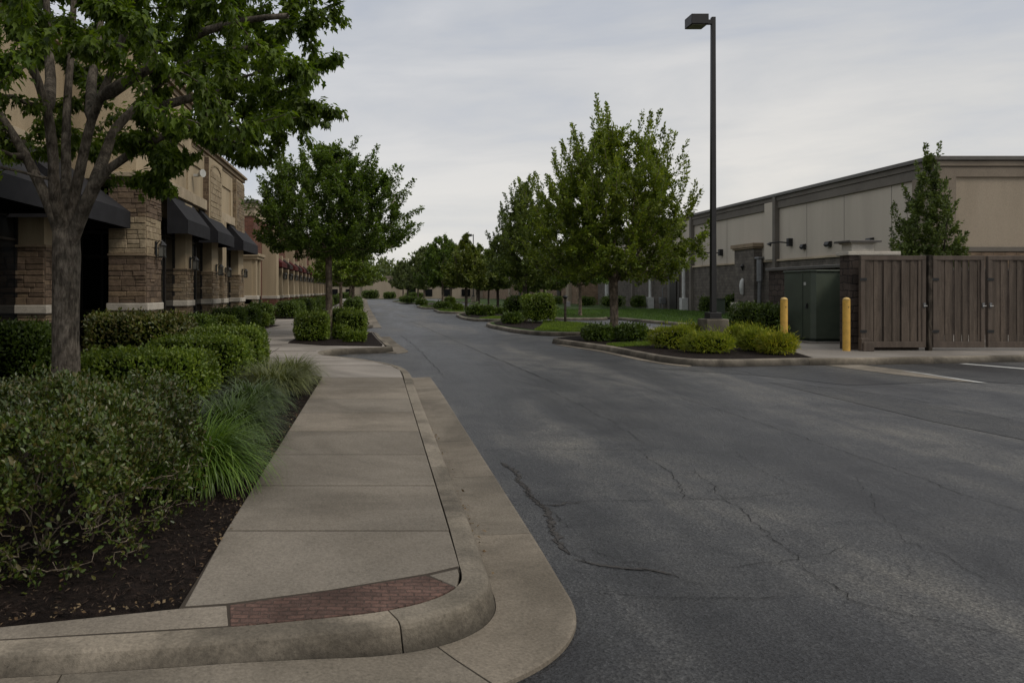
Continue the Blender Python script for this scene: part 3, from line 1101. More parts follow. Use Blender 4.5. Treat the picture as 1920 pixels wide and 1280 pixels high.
# ------------------------------------------------------------------ left sidewalk, kerb, gutter
front = [(-9.0, 2.23), g(0, 1200), g(215, 1188), g(431, 1174.5), g(570, 1162), g(720, 1145), g(800, 1127), g(845, 1108), g(864, 1090), g(866, 1075), g(862, 1060)]
straight = [(0.463, 4.72), (0.464, 5.68), (0.464, 7.4), (0.464, 9.3), (0.463, 12.0)]
inlet = [(0.44, 14.15), (0.28, 15.0), (-0.05, 15.75), (-0.65, 16.7), (-1.2, 17.3), (-1.42, 18.0), (-1.38, 18.75), (-1.05, 19.35), (-0.3, 19.75)]
far1 = [(0.10, 19.95), (0.26, 20.15), (0.24, 20.8), (0.05, 23.5), (-0.10, 26.6)]
path1 = catmull(front, 8)[:-1] + catmull([front[-1]] + straight, 6)[1:-1] + catmull(straight[-1:] + inlet + far1, 6)
path1 += catmull([(-0.10, 26.6), (-0.28, 27.3), (-0.9, 28.2), (-1.5, 29.2), (-1.55, 30.8), (-1.0, 31.8), (-0.5, 32.4), (-0.35, 33.2), (-0.45, 37), (-0.75, 50), (-1.3, 75), (-2.0, 115), (-2.3, 140)], 5)[1:]
def corner_lift(x, y, off):
    # the gutter climbs towards the side drive at the lower left
    t = min(1.0, max(0.0, (0.45 - x) / 1.2)) if y < 5 else 0.0
    return 0.062 * t * t * (3 - 2 * t) * max(0.0, 1.0 - max(0.0, off - 0.3) / 0.45)


mb = MB()
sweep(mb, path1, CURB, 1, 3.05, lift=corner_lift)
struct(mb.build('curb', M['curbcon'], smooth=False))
# gutter pans where the photo shows them
mb = MB()
gp = catmull(front, 8)[:-1] + catmull([front[-1]] + straight + [(0.44, 14.1)], 6)[1:]
sweep(mb, gp, GUT, 1, 1.55, lift=corner_lift)
gp2 = catmull([(0.10, 19.95), (0.26, 20.15), (0.24, 20.8), (0.05, 23.5), (-0.10, 26.6)], 6)
sweep(mb, gp2, GUT, 1, 3.05)
gp3 = catmull([(-0.35, 33.2), (-0.45, 37), (-0.75, 50), (-1.3, 75), (-2.0, 115), (-2.3, 140)], 5)
sweep(mb, gp3, GUT, 1, 3.05)
struct(mb.build('gutter', M['gutcon']))
mb = MB()     # dark joint bed under kerb and gutter cuts
sweep(mb, gp, [(0.01, -0.06), (0.01, 0.128), (0.10, 0.128), (0.15, 0.006), (0.55, 0.004), (0.55, -0.06)], 1)
struct(mb.build('joint_fill', M['joint']))

XR, XL = 0.4555, -0.945
yj = [4.677, 5.76, 6.85, 7.98, 9.2, 10.4, 11.65, 12.95]
mb = MB()
gp_ = 0.0055
first = [g(345, 1136), g(427, 1130), g(620, 1104.5), g(800, 1074.5), (XR - 0.003, g(862, 1060)[1])]
mb.prism(first + [(XR - 0.002, yj[0] - gp_), (XL, yj[0] - gp_)], 0.02, 0.150)
for a, b_ in zip(yj[:-1], yj[1:]):
    mb.prism([(XL, a + gp_), (XR, a + gp_), (XR, b_ - gp_), (XL, b_ - gp_)], 0.02, 0.150)
# strip behind the front kerb and the little wedge beside the pavers
mb.prism([(-9.0, 2.25), (g(0, 1199)[0], g(0, 1199)[1] + 0.009), (g(428, 1173.5)[0], g(428, 1173.5)[1] + 0.008), g(426, 1133.5), g(338, 1139), g(0, 1174), (-9.0, 2.40)], 0.02, 0.150)
mb.prism([g(803, 1077.5), g(859, 1064.5), g(861, 1075), g(858, 1090), g(856, 1099)], 0.02, 0.150)
struct(mb.build('sidewalk', M['concrete'], bevel=0.008))
mb = MB()
mb.prism([g(431, 1134), g(620, 1107), g(798, 1078.5), g(853, 1100), g(840, 1108), g(800, 1125.5), g(720, 1143.5), g(570, 1160.5), g(432, 1172.5)], 0.02, 0.1525)
mb_o = mb.build('brick_paving', M['pavers'], bevel=0.005)
struct(mb_o)
mb = MB()
mb.prism([(XL + 0.01, 3.5), (-0.6, 3.4), (0.2, 3.7), (XR - 0.01, 4.0), (XR - 0.01, 12.9), (XL + 0.01, 12.9)], 0.0, 0.1482)
mb.prism([(-9.0, 2.238), g(0, 1200), g(431, 1174.5), (-0.6, 3.40), (-0.6, 3.6), (-1.0, 3.5), g(0, 1176), (-9.0, 2.38)], 0.0, 0.1478)
struct(mb.build('joint_soil', M['joint']))

# plaza paving beyond, from the end of the slabs to the shop fronts
pl = [(-9.5, 12.965), (XR, 12.965), (0.44, 14.15), (0.28, 15.0), (-0.05, 15.75), (-0.65, 16.7), (-1.2, 17.3), (-1.42, 18.0), (-1.38, 18.75), (-1.05, 19.35), (-0.3, 19.75), (0.10, 19.95),
      (0.22, 20.2), (0.2, 20.8), (0.02, 23.5), (-0.13, 26.6), (-0.3, 27.3), (-0.92, 28.2), (-1.52, 29.2), (-1.57, 30.8), (-1.02, 31.8), (-0.52, 32.4), (-0.38, 33.2), (-0.48, 37),
      (-0.78, 50), (-1.33, 75), (-2.03, 115), (-2.33, 140), (-9.5, 140)]
mb = MB()
mb.prism(pl, 0.02, 0.149)
struct(mb.build('plaza_paving', M['plaza']))
mb = MB()
for y, x0, x1 in ((15.0, -2.2, 0.2), (16.6, -2.4, -0.8), (18.6, -2.7, -1.5), (20.6, -3.1, -2.6), (22.6, -3.5, -2.55), (24.6, -4.0, -2.55), (27, -4.5, -2.5), (30, -4.2, -2.5), (33.5, -5.5, -2.5), (36.5, -5.5, -2.5), (40, -4.5, -2.5), (44, -4.5, -2.5)):
    mb.box(x0, x1, y - 0.008, y + 0.008, 0.14, 0.153)
mb.box(-2.56, -2.54, 15, 19.5, 0.14, 0.1528)
struct(mb.build('paving_joint', M['joint']))

# ------------------------------------------------------------------ mulch beds
def bed_grid(mb, f0, f1, x0, x1, nx, ny, z0, amp, seed=0.0, mound=0.05):
    """grid between y = f0(x) and y = f1(x)"""
    vs, fs = [], []
    for j in range(ny + 1):
        for i in range(nx + 1):
            u, v = i / nx, j / ny
            x = x0 + (x1 - x0) * u
            y = f0(x) + (f1(x) - f0(x)) * v
            e = min(1.0, min(u, 1 - u) * nx / 8.0, min(v, 1 - v) * ny / 8.0)
            z = z0 + mound * e + amp * mnoise.noise(Vector((x * 9, y * 9, seed))) * (0.4 + 0.6 * e) + amp * 0.7 * mnoise.noise(Vector((x * 28, y * 28, seed + 3)))
            vs.append((x, y, z))
    w = nx + 1
    for j in range(ny):
        for i in range(nx):
            a = j * w + i
            fs.append((a, a + 1, a + w + 1, a + w))
    mb.add(vs, fs)


fl = lambda x: 3.339 + (x + 1.68) * (3.535 - 3.339) / (1.68 - 0.935) + 0.012
mb = MB()
bed_grid(mb, fl, lambda x: 7.0, -4.6, XL - 0.004, 110, 110, 0.125, 0.016, 0, 0.03)
bed_grid(mb, lambda x: 7.0, lambda x: 12.97, -8.4, XL - 0.004, 110, 90, 0.125, 0.018, 0, 0.03)
mb.prism([(-9, 2.4), (-4.6, fl(-4.6)), (-4.6, 7.0), (-8.4, 7.0), (-9, 7)], 0.0, 0.14)
mb.prism([(-9, 12.97), (XL, 12.972), (-1.5, 13.4), (-2.15, 14.3), (-2.45, 16), (-3.2, 21), (-4.66, 27.3), (-4.15, 32.3), (-4.6, 32.9), (-7.5, 32.9), (-9, 22)], 0.0, 0.162)
struct(mb.build('mulch_bed', M['mulch']))
mb = MB()
mb.prism([(-2.54, 21.4), (-1.4, 20.4), (0.14, 20.15), (0.17, 20.8), (-0.02, 23.5), (-0.17, 26.5), (-0.9, 27.6), (-2.55, 27.6)], 0.1, 0.165)
mb.prism([(-2.4, 33.5), (-0.6, 33.2), (-0.62, 38), (-0.8, 44), (-2.5, 44)], 0.1, 0.165)
mb.prism([(-2.5, 49), (-0.85, 49), (-1.1, 62), (-2.6, 62)], 0.1, 0.165)
mb.prism([(-2.8, 68), (-1.3, 68), (-1.9, 110), (-3.2, 110)], 0.1, 0.165)
mb.prism([(-6.2, 39.6), (-4.35, 39.8), (-4.3, 94), (-6.2, 94)], 0.1, 0.162)
struct(mb.build('planter_soil', M['mulch']))


def chips(name, mat, pts, z, smin, smax, aspect, seed, label, cat):
    rng = np.random.default_rng(seed)
    n = len(pts)
    P = np.concatenate([pts, (z + rng.uniform(0, 0.025, n))[:, None]], 1)
    D = rng.normal(0, 1, (n, 3)) * np.array([1, 1, 0.25])
    Nn = np.array([0, 0, 1.0]) + rng.normal(0, 0.45, (n, 3))
    o = link_mesh(name, leaf_mesh(name, P, D, Nn, rng.uniform(smin, smax, n), aspect), mat)
    return stuff(o, label, cat)


rng = np.random.default_rng(11)
nearbed = [(-4.3, fl(-4.3) + 0.02), (XL - 0.01, fl(XL) + 0.02), (XL - 0.01, 7.0), (-4.3, 7.0)]
farbed = [(-3.0, 7.0), (XL - 0.01, 7.0), (XL - 0.01, 12.9), (-3.0, 12.9)]
pts = np.concatenate([turf_points(rng, nearbed, 17000), turf_points(rng, farbed, 5000)])
chips('bark_chips', M['chip'], pts, 0.145, 0.018, 0.055, 'needle', 12, 'dark shredded bark mulch lying over the planting bed beside the sidewalk', 'mulch')
# dry leaves along the bed edge, in the gutter and on the walk
e1 = np.stack([XL - np.abs(rng.normal(0, 0.10, 230)) + 0.02, rng.uniform(3.6, 9.5, 230)], 1)
xs = rng.uniform(-2.2, -0.95, 110)
e2 = np.stack([xs, np.array([fl(x) for x in xs]) + np.abs(rng.normal(0, 0.06, 110))], 1)
e3 = turf_points(rng, nearbed, 120)
chips('dry_leaf_litter', M['litter'], np.concatenate([e1, e2, e3]), 0.155, 0.010, 0.030, 'kite', 13, 'small dry brown leaves scattered along the edge of the mulch bed', 'dry leaves')
yy = rng.uniform(4.2, 9.5, 60)
e4 = np.stack([XR + 0.20 + np.abs(rng.normal(0, 0.025, 60)), yy], 1)
chips('gutter_leaf_litter', M['litter'], e4, 0.013, 0.012, 0.038, 'kite', 14, 'dry leaves caught along the foot of the curb in the gutter', 'dry leaves')

# ------------------------------------------------------------------ right-hand islands and verge
def island(outline, fill, lawn_z=0.152, per=5, gutter_part=None):
    path = catmull(outline, per, True)
    a = sum(path[i][0] * path[(i + 1) % len(path)][1] - path[(i + 1) % len(path)][0] * path[i][1] for i in range(len(path)))
    if a < 0:
        path = path[::-1]
    # shrink: the kerb's back line is the outline moved in by the kerb width
    inner = []
    n = len(path)
    for i in range(n):
        p, q = Vector(path[(i - 1) % n]), Vector(path[(i + 1) % n])
        t = (q - p).normalized()
        inner.append((path[i][0] - t.y * 0.155, path[i][1] + t.x * 0.155))
    return inner


is1 = [g(1055, 637), g(1080, 640.5), g(1135, 648), g(1189, 658), g(1255, 669), g(1299, 673), g(1364, 674), g(1496, 672), g(1538, 672)]
is1_open = catmull(is1, 6)
back1 = [(9.9, 25.2), (8.85, 24.3), (7.5, 24.9), (6.4, 24.8), (5.72, 24.0), (5.5, 23.3)]
walkfront = [g(1538, 672), g(1580, 671.6), g(1636, 671), g(1803, 668), g(1920, 666), (20, 18.1), (40, 21)]
kp = catmull(back1, 5)[:-1] + is1_open[:-1] + catmull(walkfront, 5)
# kerb's outer top edge is the measured line: shift back line inwards (left of travel is the island)
def shift(path, d):
    out = []
    for i in range(len(path)):
        p, q = Vector(path[max(i - 1, 0)]), Vector(path[min(i + 1, len(path) - 1)])
        t = (q - p).normalized()
        out.append((path[i][0] - t.y * d, path[i][1] + t.x * d))
    return out


kin = shift(kp, 0.145)
mb = MB()
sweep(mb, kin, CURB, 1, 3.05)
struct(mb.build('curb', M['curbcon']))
mb = MB()
ki2 = shift(is1_open, 0.145)
cut = [p for p in ki2 if p[0] < g(1320, 675)[0]]
sweep(mb, cut, [(0.176, -0.05), (0.176, 0.010), (0.40, 0.016), (0.43, -0.05)], 1, 3.05)
struct(mb.build('gutter', M['gutcon']))
# island 1 mulch surface and the concrete apron by the gates
mb = MB()
isl = kin[:len(catmull(back1, 5)) - 1 + len(is1_open) - 2]
mulch_poly = isl + [(9.72, 16.62), (10.6, 19.6), (10.4, 22.5), (10.4, 25.3)]
mb.prism(mulch_poly, 0.02, 0.146)
struct(mb.build('island_mulch', M['mulch']))
mb = MB()
apron = [(9.76, 16.62)] + [p for p in kin[len(isl):] if p[0] > 9.8] + [(40, 30), (10.45, 30), (10.45, 22.5), (10.64, 19.6)]
mb.prism(apron, 0.02, 0.149)
struct(mb.build('concrete_apron', M['plaza']))

LAWN1 = []
def make_island(outline, mulch, name='island_lawn'):
    inner = island(outline, None)
    mb = MB()
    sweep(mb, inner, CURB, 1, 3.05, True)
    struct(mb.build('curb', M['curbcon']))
    mb = MB()
    mb.prism(inner, 0.02, 0.147)
    struct(mb.build(name, M['lawn']))
    if mulch:
        mb = MB()
        mb.prism(mulch, 0.03, 0.156)
        struct(mb.build('island_mulch', M['mulch']))
    return inner


is2 = [(5.02, 33.3), (5.2, 31.2), (5.55, 28.6), (6.2, 27.3), (7.2, 27.0), (8.3, 27.8), (9.3, 29.6), (9.9, 32.5), (9.6, 35.3), (8.4, 37.6), (6.6, 37.8), (5.4, 36.0)]
in2 = make_island(is2, [(5.3, 33.3), (5.55, 31.0), (6.0, 29.0), (6.35, 28.6), (7.0, 31.0), (8.2, 33.6), (8.0, 36.5), (6.6, 37.3), (5.6, 35.7)])
mb = MB()
g2 = [p for p in catmull(is2, 5, True)]
sweep(mb, [p for p in catmull([(4.95, 34.4), (5.02, 33.3), (5.2, 31.2), (5.55, 28.6), (6.2, 27.3)], 5)], [(0.01, -0.05), (0.01, 0.010), (0.28, 0.016), (0.30, -0.05)], -1, 3.05)
struct(mb.build('gutter', M['gutcon']))
is3 = [(4.95, 45.0), (5.0, 42.0), (5.4, 40.2), (6.4, 39.6), (7.6, 40.2), (8.6, 42.5), (9.0, 47.5), (8.3, 51), (6.4, 51.6), (5.3, 49)]
in3 = make_island(is3, [(5.15, 45), (5.3, 42), (5.6, 41), (6.6, 43), (8.6, 45), (8.2, 50), (6.4, 51.2), (5.5, 49)])
is4 = [(4.6, 57), (4.7, 54.5), (5.6, 53.2), (7.6, 54), (8.6, 57), (8.4, 62), (6.8, 64), (5.0, 62)]
in4 = make_island(is4, None)
is5 = [(4.1, 70), (4.4, 67), (5.6, 66), (8.0, 67), (8.8, 72), (8.2, 79), (6.2, 81), (4.5, 78)]
in5 = make_island(is5, [(4.6, 70), (5.0, 67.6), (7.4, 68), (8.2, 73), (6.4, 80), (5.0, 77)])
is6 = [(3.0, 100), (3.4, 94), (5.2, 91), (8.0, 93), (8.4, 102), (7.0, 118), (4.2, 118)]
in6 = make_island(is6, None)

verge = [(9.9, 42.3), (10.3, 41.7), (12.0, 41.4), (12.9, 41.9), (13.3, 43.2), (13.55, 42.2), (13.9, 38), (14.35, 33.9), (14.9, 31.2), (16.2, 29.3)]
vp = catmull(verge, 5)
vin = shift(vp[::-1], -0.145)[::-1]
mb = MB()
lv = catmull([(11.8, 140), (11.6, 100), (11.4, 68), (10.9, 52), (10.0, 44.2), (9.9, 42.3)], 5)[:-1] + vp
lin = shift(lv, 0.145)
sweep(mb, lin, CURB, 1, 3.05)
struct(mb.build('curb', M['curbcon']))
mb = MB()
mb.prism(lin + [(24.5, 29.3), (24.5, 140)], 0.02, 0.147)
struct(mb.build('verge_lawn', M['lawn']))
mb = MB()
mb.prism([(10.45, 30.02), (40, 30.02), (40, 29.32), (16.35, 29.32), (15.2, 30.02)][:0] or [(24.5, 30.02), (45, 30.02), (45, 32.2), (24.5, 32.2)], 0.02, 0.147)
mb.prism([(12.3 + 1.25 * math.cos(a), 45.2 + 2.0 * math.sin(a)) for a in np.linspace(0, 2 * math.pi, 24)[:-1]], 0.05, 0.158)
struct(mb.build('tree_ring_soil', M['mulch']))
turf('lawn_grass', [([(6.0, 28.4), (7.2, 27.3), (8.2, 28.1), (9.1, 29.8), (9.65, 32.5), (9.4, 35.0), (8.3, 37.2), (7.6, 34.0), (6.8, 31.0)], 26000),
                    ([(5.6, 40.8), (6.4, 39.9), (7.5, 40.5), (8.4, 43), (8.6, 45), (6.6, 43)], 7000), (in4, 5000), (in5, 3000)], 0.145, M['turf'],
     'bright short grass growing on the kerbed traffic islands', 0.075, 4)
vgr = [(13.8, 42.2), (14.1, 38), (14.5, 34), (15.1, 31.4), (16.4, 29.4), (23.6, 30), (23.6, 60), (11.4, 60), (11.2, 52), (10.2, 44), (10.2, 42.2), (12.9, 42.2)]
turf('verge_grass', [(vgr, 60000)], 0.145, M['turf_dark'], 'dark green lawn running along the foot of the long grey building', 0.085, 5)
turf('grass_strip', [([g(1137, 647), g(1160, 650), g(1218, 648), g(1222, 641), g(1190, 642), g(1140, 645)], 2600)], 0.148, M['turf'], 'small bright strip of grass in the mulch of the nearest island', 0.06, 6)

# ------------------------------------------------------------------ shops on the left
def stones(mb, o, u, nrm, w, h, rng, hmin=0.09, hmax=0.2, lmin=0.18, lmax=0.5, proud=(0.012, 0.04), gap=0.012, mi=0):
    """a face of individual stones: origin o, horizontal direction u, outward normal nrm"""
    z = 0.0
    o, u, nrm = Vector(o), Vector(u), Vector(nrm)
    while z < h - 1e-3:
        hh = rng.uniform(hmin, hmax)
        if h - z - hh < hmin * 0.7:
            hh = h - z
        x = 0.0
        while x < w - 1e-3:
            ll = rng.uniform(lmin, lmax)
            if w - x - ll < lmin * 0.7:
                ll = w - x
            parts = [(z, hh)]
            if hh > hmin * 1.7 and rng.random() < 0.3:
                k = rng.uniform(0.4, 0.6)
                parts = [(z, hh * k), (z + hh * k, hh * (1 - k))]
            for zz, h2 in parts:
                d = rng.uniform(*proud)
                j = lambda: rng.uniform(-0.3, 0.3) * gap
                c = [(x + gap / 2 + j(), zz + gap / 2 + j()), (x + ll - gap / 2 + j(), zz + gap / 2 + j()), (x + ll - gap / 2 + j(), zz + h2 - gap / 2 + j()), (x + gap / 2 + j(), zz + h2 - gap / 2 + j())]
                vs = [o + u * a + Vector((0, 0, b_)) - nrm * 0.02 for a, b_ in c]
                ins = min(0.012, h2 * 0.15)
                c2 = [(c[0][0] + ins, c[0][1] + ins), (c[1][0] - ins, c[1][1] + ins), (c[2][0] - ins, c[2][1] - ins), (c[3][0] + ins, c[3][1] - ins)]
                vs += [o + u * a + Vector((0, 0, b_)) + nrm * d * 0.7 for a, b_ in c]
                vs += [o + u * a + Vector((0, 0, b_)) + nrm * d for a, b_ in c2]
                # orientation: u x z = direction; flip if it opposes the normal
                fs = []
                for r_ in (0, 4):
                    for k in range(4):
                        fs.append((r_ + k, r_ + (k + 1) % 4, r_ + 4 + (k + 1) % 4, r_ + 4 + k))
                fs.append((8, 9, 10, 11))
                if u.cross(Vector((0, 0, 1))).dot(nrm) < 0:
                    fs = [f[::-1] for f in fs]
                mb.add(vs, fs, mi)
            x += ll
        z += hh


rs = random.Random(21)
FRONT, ROAD = (0, -1, 0), (1, 0, 0)


def pillar(parent, x0, x1, y0, y1, bands, plinth_top=1.34, top=None):
    """stone pillar: bands = [(z0, z1, material key)], faces towards the lane and towards the viewer"""
    p = MB()
    p.box(x0, x1, y0, y1, 0.1, bands[-1][1])
    po = p.build('pillar', M['mortar'], parent)
    for k, (z0, z1, mk) in enumerate(bands):
        s = MB()
        big = mk == 'stone_light'
        a = dict(hmin=0.12, hmax=0.24, lmin=0.22, lmax=0.5) if big else dict(hmin=0.08, hmax=0.17, lmin=0.16, lmax=0.46)
        stones(s, (x0, y0, z0), (1, 0, 0), FRONT, x1 - x0, z1 - z0, rs, **a)
        stones(s, (x1, y0, z0), (0, 1, 0), ROAD, y1 - y0, z1 - z0, rs, **a)
        s.build('stone_facing', M[mk], po, bevel=0)
    c = MB()
    c.box(x0 - 0.04, x1 + 0.075, y0 - 0.075, y1 + 0.05, plinth_top - 0.19, plinth_top)
    c.build('plinth', M['cast'], po, bevel=0.02)
    b2 = MB()
    b2.box(x0 - 0.02, x1 + 0.05, y0 - 0.05, y1 + 0.03, bands[1][1] - 0.025, bands[1][1] + 0.03)
    b2.build('band', M['trimdark'], po, bevel=0.008)
    return po


def awning(parent, x_wall, x_out, y0, y1, ztop, zval, zbot, mat):
    """solid sloping canopy with a straight valance; open below"""
    t = 0.02
    a = MB()
    a.xprism([(x_wall, ztop), (x_out, zval), (x_out, zval - t), (x_wall, ztop - t * 2)], y0, y1)
    for ys in ((y0, y0 + t), (y1 - t, y1)):
        a.xprism([(x_wall, ztop - t * 2), (x_out - 0.003, zval - t), (x_out - 0.003, zbot), (x_wall, zbot)], ys[0] + 0.002, ys[1] - 0.002)
    ao = a.build('awning', mat, parent)
    v = MB()
    v.box(x_out - 0.004, x_out + 0.014, y0, y1, zbot, zval + 0.003)
    v.build('valance', mat, ao)
    f = MB()
    for ys in (y0 + 0.05, y1 - 0.05):
        f.tube([(x_wall, ys, zbot + 0.03), (x_out - 0.03, ys, zbot + 0.03)], 0.014, 6)
    f.tube([(x_out - 0.03, y0 + 0.04, zbot + 0.03), (x_out - 0.03, y1 - 0.04, zbot + 0.03)], 0.014, 6)
    f.build('awning_frame', M['blackmetal'], ao)
    return ao


def shopfront(parent, x, y0, y1, z0, z1, nm=3):
    """glazing facing the lane"""
    w = MB()
    w.box(x - 0.06, x - 0.02, y0, y1, z0, z1)
    wo = w.build('window', M['glass'], parent)
    f = MB()
    for k in range(nm + 1):
        yy = y0 + (y1 - y0) * k / nm
        f.box(x - 0.05, x + 0.02, yy - 0.03, yy + 0.03, z0, z1)
    for zz in (z0 + 0.02, z0 + 0.75, z1 - 0.55, z1 - 0.04):
        f.box(x - 0.048, x + 0.015, y0, y1, zz - 0.025, zz + 0.025)
    f.build('frame', M['frame'], wo)
    return wo


def lantern(parent, x, y, z, s=1.0, pale=True):
    l = MB()
    l.box(x, x + 0.03, y - 0.06 * s, y + 0.06 * s, z - 0.16 * s, z + 0.2 * s)
    l.tube([(x + 0.02, y, z + 0.12 * s), (x + 0.10, y, z + 0.22 * s), (x + 0.17 * s, y, z + 0.16 * s)], 0.014, 6)
    l.tube([(x + 0.17 * s, y, z + 0.20 * s), (x + 0.17 * s, y, z + 0.10 * s)], [0.03 * s, 0.11 * s], 8)
    l.box(x + 0.09 * s, x + 0.25 * s, y - 0.08 * s, y + 0.08 * s, z - 0.2 * s, z - 0.17 * s)
    for dx in (0.095, 0.235):
        for dy in (-0.072, 0.072):
            l.box(x + dx * s - 0.008, x + dx * s + 0.008, y + dy * s - 0.008, y + dy * s + 0.008, z - 0.17 * s, z + 0.1 * s)
    lo = l.build('wall_lantern', M['blackmetal'], parent)
    gl = MB()
    gl.box(x + 0.105 * s, x + 0.225 * s, y - 0.06 * s, y + 0.06 * s, z - 0.165 * s, z + 0.09 * s)
    gl.build('lantern_glass', M['pale_glass'], lo)
    return lo


shop = thing('shop_building', 'beige stucco shop building with stone pillars and black awnings beside the near sidewalk', 'building', (-7.9, 8, 0.0))
sx, sy = 7.9, -8.0                       # parts are written in world coordinates and moved back by the base


class Shift:
    def __init__(self, root):
        self.root = root


def settle(root):
    for ch in root.children:
        ch.location = (-root.location.x, -root.location.y, -root.location.z)


W = MB()
W.box(-16, -7.95, 6.0, 19.0, 3.2, 7.6)                                   # upper wall, near section
W.box(-16, -8.6, 6.0, 19.0, 0.1, 3.2)
W.box(-16, -6.35, 19.95, 25.4, 4.6, 7.75)                                # tower
W.box(-16, -6.62, 19.95, 25.4, 0.1, 4.6)
W.box(-16, -6.42, 25.4, 35.4, 4.55, 6.75)
W.box(-16, -6.72, 25.4, 35.4, 0.1, 4.55)
W.box(-8.5, -6.1, 18.95, 19.95, 4.5, 7.75)
W.build('wall', M['eifs'], shop)
t = MB()                                                                # cornices and bands
for z0, z1, d in ((7.75, 7.9, 0.10), (7.9, 8.08, 0.2), (8.08, 8.2, 0.3)):
    t.box(-16.1, -6.35 + d, 18.95 - d, 25.4 + d, z0, z1)
for z0, z1, d in ((7.6, 7.7, 0.08), (7.7, 7.95, 0.2)):
    t.box(-16.05, -7.95 + d, 6.0 - d, 18.7, z0, z1)
for z0, z1, d in ((6.62, 6.74, 0.08), (6.75, 6.9, 0.16), (6.9, 7.0, 0.26)):
    t.box(-16.05, -6.42 + d, 25.76, 35.4 + d, z0, z1)
t.build('cornice', M['trimdark'], shop, bevel=0.012)
t = MB()
t.box(-7.0, -6.24, 20.0, 25.4, 4.62, 4.98)
t.box(-7.0, -6.26, 25.403, 27.6, 4.62, 4.98)
t.box(-7.0, -6.26, 30.05, 35.38, 4.50, 4.86)
t.box(-8.5, -7.8, 6.0, 18.9, 4.95, 5.2)
t.build('ledge', M['trim'], shop, bevel=0.012)
for (y0, y1, z0, z1) in ((20.0, 25.38, 6.35, 7.7), (25.42, 27.6, 6.05, 6.62), (30.05, 33.0, 6.0, 6.62)):      # raised stucco frames
    t = MB(); t.box(-6.6, -6.345 + 0.055 if y0 < 25 else -6.42 + 0.055, y0, y1, z0, z1); t.build('stucco_frame', M['eifs'], shop, bevel=0.01)
for (yc, xw, z0, z1) in ((20.25, -6.35, 4.98, 6.35), (22.7, -6.35, 4.98, 6.35), (25.15, -6.35, 4.98, 6.35), (30.3, -6.42, 4.86, 6.0), (32.85, -6.42, 4.86, 6.0)):
    t = MB(); t.box(-6.7, xw + 0.055, yc - 0.2, yc + 0.2, z0 + 0.002, z1 - 0.002); t.build('stucco_frame', M['eifs'], shop, bevel=0.01)
pillar(shop, -6.72, -5.78, 18.72, 19.98, [(0.15, 1.15, 'stone_mix'), (1.34, 2.55, 'stone_dark'), (2.58, 3.5, 'stone_light'), (3.5, 4.5, 'stone_dark')])
c = MB(); c.box(-6.80, -5.70, 18.62, 20.05, 4.5, 4.62); c.build('pillar_cap', M['trim'], shop, bevel=0.015)
pillar(shop, -8.2, -7.2, 16.2, 17.2, [(0.15, 1.15, 'stone_mix'), (1.34, 2.62, 'stone_dark')])
c = MB(); c.box(-8.18, -7.22, 16.22, 17.18, 2.65, 3.6); c.build('pier', M['eifs'], shop)
pillar(shop, -8.2, -7.2, 11.0, 12.0, [(0.15, 1.15, 'stone_mix'), (1.34, 2.62, 'stone_dark')])
c = MB(); c.box(-8.18, -7.22, 11.02, 11.98, 2.65, 3.6); c.build('pier', M['eifs'], shop)
for (y0, y1) in ((24.3, 25.2), (28.15, 29.35), (30.1, 30.95), (33.6, 34.9)):
    pillar(shop, -6.62, -6.2, y0, y1, [(0.15, 1.15, 'stone_mix'), (1.34, 2.35, 'stone_mix')])
    c = MB(); c.box(-6.6, -6.22, y0 + 0.02, y1 - 0.02, 2.38, 4.5); c.build('pier', M['eifs'], shop)
for (y0, y1, n) in ((12.0, 16.2, 3), (17.2, 18.72, 2)):
    shopfront(shop, -7.8, y0, y1, 0.15, 3.3, n)
w = MB(); w.box(-8.62, -6.74, 19.86, 19.90, 0.16, 4.4); wo = w.build('entrance_glass', M['glass'], shop)
f = MB()
for xx in (-7.85, -7.3, -6.8):
    f.box(xx - 0.03, xx + 0.03, 19.84, 19.88, 0.15, 3.2)
for zz in (1.1, 2.55, 3.2):
    f.box(-8.6, -6.75, 19.842, 19.878, zz - 0.04, zz + 0.04)
f.build('frame', M['frame'], wo)
f = MB(); f.box(-8.6, -7.72, 6, 18.7, 3.3, 3.6); f.build('lintel', M['frame'], shop)
for (y0, y1, n) in ((19.98, 24.3, 4), (25.2, 28.15, 3), (30.95, 33.6, 3)):
    shopfront(shop, -6.58, y0, y1, 0.15, 3.9, n)
w = MB(); w.box(-6.7, -6.55, 29.4, 30.06, 0.2, 3.9); w.build('door', M['frame'], shop)
for a in ((-7.92, -6.25, 11.6, 15.0), (-7.92, -6.15, 15.75, 18.62)):
    awning(shop, *a, 4.95, 3.62, 3.2, M['awning'])
for y0, y1, mk in ((22.6, 25.6, 'awning'), (26.9, 29.95, 'awning'), (32.0, 36.4, 'awning')):
    awning(shop, -6.34 if y0 < 25 else -6.41, -5.72, y0, min(y1, 35.9), 4.6, 3.80, 3.38, M[mk])
